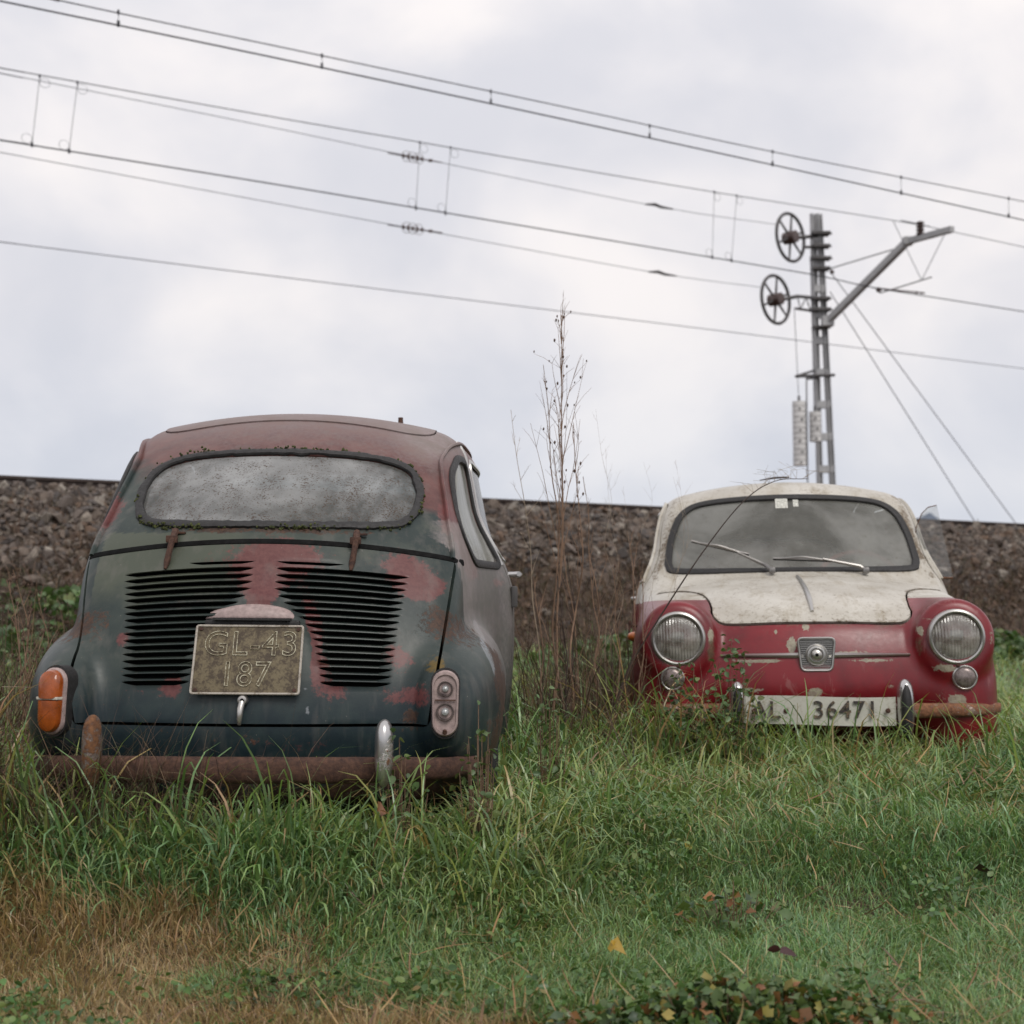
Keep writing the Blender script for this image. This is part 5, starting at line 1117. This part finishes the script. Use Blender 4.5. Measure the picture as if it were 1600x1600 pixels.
def grass_layer(n, y0, y1, pw, seed, hk=1., wk=1., curlk=1., extra=.35):
    x, y = scatter(n, y0, y1, pw, seed=seed, extra=extra); r = np.random.default_rng(seed+100); v = -.4826*x+.876*y; k = r.random(len(x)) < (1-.85*np.clip(gm(x, y, .38, 2.50, .28, .11), 0, 1))*np.clip((10.3+.5*(x < 0)+(vnoise(x, y, .8, 15)-.5)*3.2-v)/.7, 0, 1); x, y = x[k], y[k]; m = len(x)
    H = tallness(x, y)*hk; Lh = H*np.minimum(r.lognormal(0, .36, m), 1.7)*1.30; dm = dead_mask(x, y); dead = r.random(m) < np.clip((dm-.35)*2.2, .035, .93)
    az = (vnoise(x, y, 5, 3)*2.5+vnoise(x, y, 1.3, 4)*2)*math.pi*2*.6+r.normal(0, 1.3, m); lean = np.abs(r.normal(.32, .32, m)); curl = np.abs(r.normal(2.7, 1.1, m))*curlk
    W = np.clip(Lh*.034, .0026, .0070)*r.uniform(.6, 1.35, m)*wk*np.where(dead, .62, 1)
    C = pick(GREEN, m, [.34, .26, .18, .14, .08], r); pn = vnoise(x, y, 1.7, 7); C = C*(np.array([1.0, 1.0, 1.0])+(pn[:, None]-.5)*np.array([.5, .15, .1])); D = pick(STRAW, m, [.4, .28, .17, .15], r); C[dead] = D[dead]; curl = np.where(dead, curl*.6, curl); Lh = np.where(dm > .5, Lh*.78, Lh)
    H2 = C*.8; tip = C*1.0+np.array([.06, .075, .05]); yl = r.random(m) < .07; tip[yl] = D[yl]  # pale tips: highlights on the blades painted into their colour
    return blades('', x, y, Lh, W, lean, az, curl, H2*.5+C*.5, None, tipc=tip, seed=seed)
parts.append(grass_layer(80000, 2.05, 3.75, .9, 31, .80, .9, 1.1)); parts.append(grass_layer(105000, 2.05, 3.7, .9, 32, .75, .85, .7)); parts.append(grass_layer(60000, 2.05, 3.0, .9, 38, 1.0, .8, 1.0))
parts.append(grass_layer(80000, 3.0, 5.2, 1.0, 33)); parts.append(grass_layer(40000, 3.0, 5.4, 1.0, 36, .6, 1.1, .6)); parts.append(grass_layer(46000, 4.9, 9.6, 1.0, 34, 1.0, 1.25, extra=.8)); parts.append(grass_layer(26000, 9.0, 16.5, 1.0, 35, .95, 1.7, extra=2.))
def litter(n, y0, y1, seed):
    x, y = scatter(n, y0, y1, 1., seed=seed); r = np.random.default_rng(seed); k = vnoise(x, y, 2.2, 41)+r.normal(0, .12, len(x)) > .48; x, y = x[k], y[k]; m = len(x); C = pick(STRAW+[(.16, .085, .05)], m, [.3, .25, .1, .2, .15], r)
    return blades('', x, y, r.uniform(.04, .13, m), r.uniform(.0015, .0045, m), r.uniform(.9, 1.5, m), r.uniform(0, 6.28, m), r.normal(0, .6, m), C, None, tipc=C, seed=seed, z0=ground_h(x, y)+r.uniform(.01, .06, m)*(1+2*(y > 3.3)))
parts.append(litter(5000, 2.05, 4.9, 51))
G = join('grass', parts, M['grass_blade']); tag(G, 'wet green grass with straw coloured patches growing round both cars', 'grass', kind='stuff')
# longer arching blades standing in front of the bumpers
parts = []; rr = np.random.default_rng(77)
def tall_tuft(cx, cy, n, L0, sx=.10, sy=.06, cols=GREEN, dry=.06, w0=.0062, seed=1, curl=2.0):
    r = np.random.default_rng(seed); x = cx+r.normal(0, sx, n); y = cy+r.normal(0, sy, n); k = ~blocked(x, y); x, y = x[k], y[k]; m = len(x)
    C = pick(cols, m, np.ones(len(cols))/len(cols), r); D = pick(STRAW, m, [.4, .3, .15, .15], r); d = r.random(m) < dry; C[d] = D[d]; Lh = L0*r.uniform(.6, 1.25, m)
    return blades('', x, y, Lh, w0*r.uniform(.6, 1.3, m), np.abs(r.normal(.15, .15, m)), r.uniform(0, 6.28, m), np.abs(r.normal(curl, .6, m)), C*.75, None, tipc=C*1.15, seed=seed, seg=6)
for i, cx in enumerate(np.linspace(-1.55, -.05, 17)): parts.append(tall_tuft(cx, 3.33+rr.uniform(-.05, .04), 22, .32+rr.uniform(-.06, .05), seed=200+i))
for i, cx in enumerate(np.linspace(.15, 2.0, 20)): parts.append(tall_tuft(cx, 4.72+rr.uniform(-.12, .08)-.1*(cx-1.1), 20, .35+rr.uniform(-.05, .05), .12, .09, seed=240+i))
for i, (cx, cy) in enumerate([(-.02, 3.75), (.0, 4.2), (.1, 4.6), (.25, 4.9), (.4, 4.75), (.2, 3.9), (.45, 5.2), (.05, 5.3)]): parts.append(tall_tuft(cx, cy, 20, .30, .14, .14, seed=280+i))
for i, (cx, cy) in enumerate([(-1.55, 3.5), (-1.62, 3.8), (-1.75, 4.2), (-1.9, 4.8), (-1.7, 3.6), (-2.0, 5.2), (-1.50, 3.3)]): parts.append(tall_tuft(cx, cy, 34, .38, .12, .12, dry=.25, seed=300+i))
for i, (cx, cy) in enumerate([(2.05, 5.0), (2.2, 5.4), (2.35, 6.0), (2.6, 6.8), (1.95, 4.8), (2.9, 7.5)]): parts.append(tall_tuft(cx, cy, 36, .34, .14, .2, dry=.15, seed=320+i))
for i, (cx, cy, n, L0) in enumerate([(.52, 4.66, 34, .50), (.62, 4.62, 34, .46), (.74, 4.62, 30, .42), (.45, 4.75, 34, .52), (-1.20, 3.33, 46, .40), (-1.30, 3.36, 46, .46), (-1.42, 3.42, 46, .50), (-1.08, 3.33, 22, .34)]): parts.append(tall_tuft(cx, cy, n, L0, .06, .05, dry=.3, seed=360+i))
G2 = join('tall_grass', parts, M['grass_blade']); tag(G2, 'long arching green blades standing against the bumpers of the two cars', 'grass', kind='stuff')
# brown bramble and dead stems at the foot of the slope and between the cars
BROWN = [(.075, .044, .031), (.11, .064, .043), (.045, .028, .021), (.18, .115, .075), (.08, .07, .036)]
def brush(n, u0, u1, v0, v1, L0, seed, w0=.007, curl=1.2, cols=BROWN, pw=1.):
    r = np.random.default_rng(seed); u = r.uniform(u0, u1, n); v = v0+(v1-v0)*r.random(n)**pw; x = UD.x*u+VD.x*v; y = UD.y*u+VD.y*v; k = (~blocked(x, y, -.1)) & ((vnoise(x, y, 1.4, 6) > .22) | (v < 11)); x, y = x[k], y[k]; m = len(x)
    C = pick(cols, m, np.ones(len(cols))/len(cols), r, .3)
    return blades('', x, y, L0*np.minimum(r.lognormal(0, .4, m), 1.7), w0*r.uniform(.4, 1.2, m), np.abs(r.normal(.8, .5, m)), r.uniform(0, 6.28, m), r.normal(curl, .9, m), C, None, tipc=C*1.1, seed=seed)
parts = [brush(62000, -2, 24, 9.9, 12.9, .18, 401, .010, 2.6), brush(9000, -2, 24, 9.3, 12.0, .22, 402, .009, 2.2), brush(14000, -1, 24, 11.8, 14.4, .17, 405, .008)]
BR = join('dead_brush', parts, M['dry_stalk']); tag(BR, 'tangled dark brown dead brush covering the lower slope of the embankment', 'brush', kind='stuff')
def brush_xy(n, cx, cy, sx, sy, L0, seed, cols=BROWN, w0=.004, lean=.25, curl=.7):
    r = np.random.default_rng(seed); x = cx+r.normal(0, sx, n); y = cy+r.normal(0, sy, n); k = ~blocked(x, y); x, y = x[k], y[k]; m = len(x); C = pick(cols, m, np.ones(len(cols))/len(cols), r, .3)
    return blades('', x, y, L0*np.minimum(r.lognormal(0, .35, m), 1.5), w0*r.uniform(.5, 1.2, m), np.abs(r.normal(lean, .25, m)), r.uniform(0, 6.28, m), r.normal(curl, .7, m), C, None, tipc=C*1.1, seed=seed)
parts = [brush_xy(800, .33, 5.8, .14, .6, .50, 411, lean=.3), brush_xy(450, .25, 5.0, .12, .3, .40, 412), brush_xy(280, .43, 5.6, .08, .30, .40, 415), brush_xy(700, -1.75, 4.1, .14, .5, .42, 413), brush_xy(800, -1.40, 3.42, .10, .07, .36, 414, w0=.0025, curl=1.6), brush_xy(800, -1.05, 3.37, .20, .04, .30, 416, w0=.0022, curl=1.6), brush_xy(900, -2.3, 5.6, .4, .7, .50, 417)]
TH = join('bramble_thicket', parts, M['dry_stalk']); tag(TH, 'thicket of thin reddish brown dead stems between the two cars and at their sides', 'brush', kind='stuff')
# tall dry weeds, each a thing
def stalk(name, label, base, top, rad, seed, branches=0, b0=.5, spread=.35, bl=.4, seeds=0, col='dry', bend=.05, grp=None, sub=2, cone=None):
    r = np.random.default_rng(seed); base = Vector(base); top = Vector(top); root = empty(name, base); tag(root, label, 'weed', grp); mat = M['stem_'+col]
    P = [Vector((0, 0, 0)).lerp(top-base, t_)+Vector((r.normal(0, bend), r.normal(0, bend), 0))*(math.sin(math.pi*t_))*.35+Vector((bend*math.sin(3*t_), 0, 0)) for t_ in np.linspace(0, 1, 9)]; P = catmull(P, 4)
    mb = MB(); mb.tube(P, list(np.linspace(rad, rad*.22, len(P))), 6); mb.build('stem', mat, root); mb = MB(); sd = []; H = (top-base).length; ax = (top-base).normalized()
    for k in range(branches):
        t_ = b0+(1-b0)*(k+.5)/branches; i = int(t_*(len(P)-1)); p = Vector(P[i]); a = r.uniform(0, 6.28); l = bl*(1.15-t_)*r.uniform(.6, 1.2)/(1.15-b0); d = Vector((math.cos(a)*spread, math.sin(a)*spread, 1)).normalized()
        Q = [p]; dd = d.copy()
        for q in range(6): dd = (dd+Vector((r.normal(0, .06), r.normal(0, .06), .04))).normalized(); Q.append(Q[-1]+dd*l/6)
        mb.tube(Q, list(np.linspace(rad*.45, rad*.14, 7)), 4)
        for s_ in range(sub*2):
            j = r.integers(2, 7); q0 = Q[j]; e_ = (dd+Vector((r.normal(0, .5), r.normal(0, .5), r.normal(.1, .2)))).normalized(); ll = l*r.uniform(.15, .4); mb.tube([q0, q0+e_*ll*.5, q0+e_*ll+Vector((0, 0, -.1*ll))], [rad*.16, rad*.12, rad*.08], 3)
            if r.random() < seeds:
                bm = bmesh.new(); bmesh.ops.create_icosphere(bm, subdivisions=1, radius=r.uniform(.0025, .0048)); bmesh.ops.scale(bm, vec=(1, 1, 1.7), verts=bm.verts); sd.append((bm, tuple(q0+e_*ll)))
    if branches: mb.build('branches', mat, root)
    for bm, c in sd: MB().bm(bm, c).build('seed_head', M['stem_seed'], root)
    return root
simple('stem_dry', (.21, .13, .085), .8, scale=40); simple('stem_pale', (.30, .235, .17), .8, scale=40); simple('stem_dark', (.045, .030, .024), .8, scale=40); simple('stem_seed', (.085, .05, .035), .9)
def gp(px, py, Y): p = at(px, py, Y); return (p.x, p.y, float(ground_h(np.array([p.x]), np.array([p.y]))[0])-.02)
def tp(px, py, Y): return tuple(at(px, py, Y))
WG = 'tall dry weeds between the two cars'
stalk('dry_weed', 'tallest dry weed with a branching head of dark seeds, standing between the cars', gp(852, 1110, 4.9), tp(875, 492, 4.9), .0052, 1, 24, .40, .20, .50, .30, bend=.03, grp=WG, sub=2)
stalk('dry_weed', 'second dry stem forking left of the tallest weed', gp(846, 1110, 5.0), tp(846, 570, 5.0), .0045, 2, 6, .55, .15, .3, .15, grp=WG)
stalk('dry_weed', 'dry stem with a few dark seed heads leaning just right of the tallest weed', gp(880, 1110, 4.9), tp(893, 660, 4.9), .0050, 3, 7, .5, .22, .22, .5, grp=WG)
stalk('dry_weed', 'thin pale grass stalk with an open feathery head leaning towards the dark car', gp(860, 1100, 5.0), tp(797, 640, 5.0), .0030, 4, 9, .55, .75, .13, .0, 'pale', .02, WG)
stalk('dry_weed', 'dry stem rising right of the seed headed weed, behind the others', gp(915, 1100, 5.2), tp(908, 745, 5.2), .0042, 5, 5, .5, .3, .2, .1, grp=WG)
for i, (bx, tx, ty, Y) in enumerate([(905, 940, 700, 5.1), (935, 1000, 722, 5.4), (950, 1050, 718, 5.5), (930, 968, 760, 5.3), (970, 1046, 745, 5.2), (880, 925, 640, 5.2)]):
    stalk('grass_stalk', ['pale feathery grass stalk nearest the tall weeds', 'pale grass stalk bending right towards the red car', 'longest pale grass stalk, its head arching over the gap beside the red car', 'short pale grass stalk in the middle of the gap', 'pale grass stalk close to the roof edge of the red and white car', 'tall hair thin grass stalk rising behind the seed headed weeds'][i], gp(bx, 1100, Y), tp(tx, ty, Y), .0011, 20+i, 8, .62, .8, .12, 0, 'pale', .10, 'pale feathery grass stalks between the cars')
for i, (bx, tx, ty, Y, c) in enumerate([(838, 832, 900, 4.8, 'dry'), (890, 884, 860, 5.0, 'dark'), (872, 868, 900, 4.7, 'dark'), (925, 917, 850, 5.0, 'dry'), (950, 955, 885, 5.1, 'dry'), (975, 1003, 900, 4.9, 'dry'), (905, 870, 800, 5.2, 'dry'), (985, 978, 830, 5.4, 'dry')]):
    stalk('dead_stem', 'bare reddish brown dead stem in the thicket between the cars', gp(bx, 1110, Y), tp(tx, ty, Y), .0045, 40+i, 5, .4, .35, .25, .1, c, .03, 'bare dead stems in the thicket')
for i, (bx, tx, ty, Y) in enumerate([(30, 8, 905, 4.3), (62, 18, 890, 4.5), (85, 55, 920, 4.9), (12, 40, 960, 4.1)]):
    stalk('dead_stem', 'brown dead weed stem standing left of the dark car', gp(bx, 1150, Y), tp(tx, ty, Y), .004, 60+i, 7, .4, .4, .2, .5, 'dry', .03, 'brown weeds left of the dark car')
# the long bent stem crossing the red car
def long_stem():
    pts = [tp(960, 1110, 4.75), tp(985, 1040, 4.75), tp(1040, 950, 4.72), tp(1100, 860, 4.72), tp(1160, 785, 4.74), tp(1210, 752, 4.78), tp(1262, 748, 4.85)]
    root = empty('long_stem', pts[0]); tag(root, 'long thin bent stem crossing in front of the windscreen of the red and white car', 'weed'); P = catmull([Vector(p)-Vector(pts[0]) for p in pts], 6); mb = MB(); mb.tube(P, list(np.linspace(.0036, .0012, len(P))), 6); mb.build('stem', M['stem_dark'], root)
    mb = MB(); r = np.random.default_rng(8)
    for i in range(26, 37):
        p = Vector(P[i % len(P)]); 
        for _ in range(2): mb.tube([p, p+Vector((r.normal(0, .02), 0, .03)), p+Vector((r.normal(.01, .04), 0, r.uniform(.02, .07)))], [.0008, .0006, .0004], 3)
    mb.build('branches', M['stem_pale'], root)
long_stem()
mb = MB(); a = M_FRONT @ Vector((.10, 1.75, 1.412)); b = M_FRONT @ Vector((-.03, 1.80, 1.418)); mb.tube([a, a.lerp(b, .5)+Vector((0, 0, .004)), b], [.002, .005, .004], 6); o = mb.build('twig', M['stem_dark']); tag(o, 'short dark twig lying on the white roof of the red and white car', 'twig')
# broad leaves
def leaf_shape(kind):
    if kind == 'lobed':
        rr_ = [.12, .62, .55, .85, .72, .98, .72, .85, .55, .62]; an = np.linspace(-.5*math.pi, 1.5*math.pi, 11)[:-1]; pts = [(rr_[i]*math.cos(an[i]), rr_[i]*math.sin(an[i])+.35) for i in range(10)]
    else: pts = [(0, 0), (.28, .18), (.36, .5), (.22, .85), (0, 1.05), (-.22, .85), (-.36, .5), (-.28, .18)]
    return pts
def leaves(P, S, kind, C, seed, tilt=.6):
    r = np.random.default_rng(seed); pts = leaf_shape(kind); k = len(pts); Vs = []; Fs = []; Cs = []; b = 0
    for i in range(len(P)):
        E = Euler((r.normal(-.25, tilt), r.normal(0, tilt), r.uniform(0, 6.28))).to_matrix(); fold = r.uniform(.1, .5)
        v = [E @ Vector((x, y, abs(x)*fold-.12*(y-.4)**2)) for x, y in pts]+[E @ Vector((0, .42, 0))]; V = np.array([[*q] for q in v])*S[i]+P[i]
        Vs.append(V); Fs += [(b+j, b+(j+1) % k, b+k) for j in range(k)]; Cs.append(np.tile(C[i], (k+1, 1))*r.uniform(.85, 1.15)); b += k+1
    return np.vstack(Vs), np.array(Fs), np.vstack(Cs)
def leafy(name, label, cx, cy, sx, sy, h, n, size, seed, kind='lobed', cols=None, cat='plant', grp=None, flat=False):
    r = np.random.default_rng(seed); x = r.normal(0, sx, n); y = r.normal(0, sy, n); e_ = np.exp(-(x/sx/1.4)**2-(y/sy/1.4)**2); X, Y = cx+x, cy+y
    if not flat: k = ~blocked(X, Y); X, Y, e_ = X[k], Y[k], e_[k]
    n = len(X); Z = ground_h(X, Y)+h*e_*r.uniform(.35, 1.0, n)
    cols = cols or [((.085, .15, .045), .42), ((.12, .18, .05), .25), ((.24, .20, .05), .12), ((.26, .12, .05), .11), ((.055, .10, .045), .10)]
    C = pick([c for c, _ in cols], n, [p for _, p in cols], r, .25); root = empty(name, (cx, cy, float(ground_h(np.array([cx]), np.array([cy]))[0]))); tag(root, label, cat, grp)
    base = np.array(root.location); P = np.stack([X, Y, Z], -1)-base; V, F, Cc = leaves(P, size*r.uniform(.6, 1.25, n), kind, C, seed); o = raw_mesh('leaves', V, F, Cc, M['broad_leaf'], True); o.parent = root; o['kind'] = 'stuff'
    mb = MB()
    for i in range(0, n, max(1, n//60)): g0 = Vector((P[i][0]*.8, P[i][1]*.8, 0)); mb.tube([g0, Vector(P[i])*.6+g0*.3, Vector(P[i])], .0013, 3)
    mb.build('stems', M['stem_dry'], root)['kind'] = 'stuff'; return root
leafy('leafy_plant', 'low dark leafy patch with yellow and rusty leaves in the right foreground', .38, 2.50, .23, .095, .12, 2600, .0145, 501)
leafy('leafy_plant', 'small clump of broad leaves turning yellow in the grass below the white number plate', .52, 3.22, .10, .06, .12, 80, .020, 502)
leafy('leafy_plant', 'flat green broad leaf weed in the short grass below the dark car', -.42, 2.80, .13, .06, .05, 170, .018, 503,'oval')
leafy('leafy_plant', 'sprawling weed at the bottom edge left of the dark leafy patch', -.02, 2.40, .14, .05, .05, 260, .016, 504)
FERN = [((.10, .165, .06), .5), ((.065, .12, .045), .3), ((.14, .18, .06), .2)]
for i, (cx, cy, h, lb) in enumerate([(-.26, 3.38, .40, 'small leafy weed sprouting by the chrome overrider of the dark car'), (-.08, 3.42, .42, 'leafy weed at the bottom right corner of the dark car'), (.10, 3.95, .44, 'leafy weed growing beside the rear wheel arch of the dark car'), (.74, 4.66, .58, 'ferny green weed covering the left overrider of the red car'), (.58, 4.66, .48, 'ferny green weed in front of the left indicator of the red car')]):
    leafy('leafy_weed', lb, cx, cy, .055+.03*(i > 2), .04, h, 130+420*(i > 2), .021, 520+i, 'oval', FERN, 'weed', 'leafy weeds beside the cars')
for i, (cx, cy, v_) in enumerate([(.55, 9.6, 0), (1.0, 11.2, 0), (4.6, 13.0, 0), (-3.6, 9.3, 0), (-3.1, 10.6, 0)]):
    leafy('leafy_weed', ['green bramble low on the slope behind the dry weeds', 'green bramble higher on the slope behind the dry weeds', 'green bramble patch at the foot of the slope right of the red car', 'green bramble low on the slope left of the dark car', 'green bramble higher on the slope left of the dark car'][i], cx, cy, .45, .4, .30, 750, .05, 540+i, 'lobed', FERN, 'weed', 'green brambles on the slope')
# low clover-like ground cover through the short grass
r = np.random.default_rng(71); x, y = scatter(26000, 2.1, 4.3, 1., seed=71); k = (vnoise(x, y, 2.6, 51)+.35*vnoise(x, y, 9, 52) > .80) & (dead_mask(x, y) < .8); x, y = x[k][:7000], y[k][:7000]; n = len(x)
P = np.stack([x, y, ground_h(x, y)+r.uniform(.02, .065, n)*(1+1.0*sstep(3.0, 3.5, y))], -1); C = pick([(.10, .185, .05), (.075, .15, .05), (.15, .21, .06), (.22, .17, .06)], n, [.4, .35, .2, .05], r)
V, F, Cc = leaves(P, r.uniform(.010, .021, n), 'oval', C, 72, .55); o = raw_mesh('ground_cover', V, F, Cc, M['broad_leaf'], True); tag(o, 'small round leaved ground cover mixed into the grass', 'ground cover', kind='stuff')
# single fallen leaves
for i, (px, py, Y, s, c, lb) in enumerate([(957, 1470, 2.82, .036, (.42, .27, .04), 'bright yellow fallen leaf in the short grass near the middle'), (1218, 1478, 2.70, .050, (.060, .022, .022), 'dark maroon fallen leaf standing above the leafy patch'), (1546, 1356, 3.45, .040, (.045, .026, .022), 'dark brown fallen leaf near the right edge'), (1430, 1292, 3.75, .040, (.05, .028, .024), 'dark curled fallen leaf in the grass right of the middle'), (1237, 1303, 3.7, .050, (.33, .20, .045), 'ochre fallen leaf below the white number plate'), (1076, 1312, 3.6, .040, (.40, .30, .05), 'yellow fallen leaf beside the broad leaf clump'), (592, 1262, 3.1, .032, (.26, .11, .05), 'rusty fallen leaf in the grass below the chrome overrider')]):
    p = at(px, py, Y); C = np.array([c]); V, F, Cc = leaves(np.array([[0, 0, 0], [.006, .004, .004]]), np.array([s*.8, s*.5]), 'oval' if i % 2 else 'lobed', np.repeat(C, 2, 0), 600+i, .7); o = raw_mesh('fallen_leaf', V, F, Cc, M['broad_leaf'], True); o.location = p-Vector((0, 0, .012)); o.rotation_euler = (.7, .2, i); tag(o, lb, 'leaf')
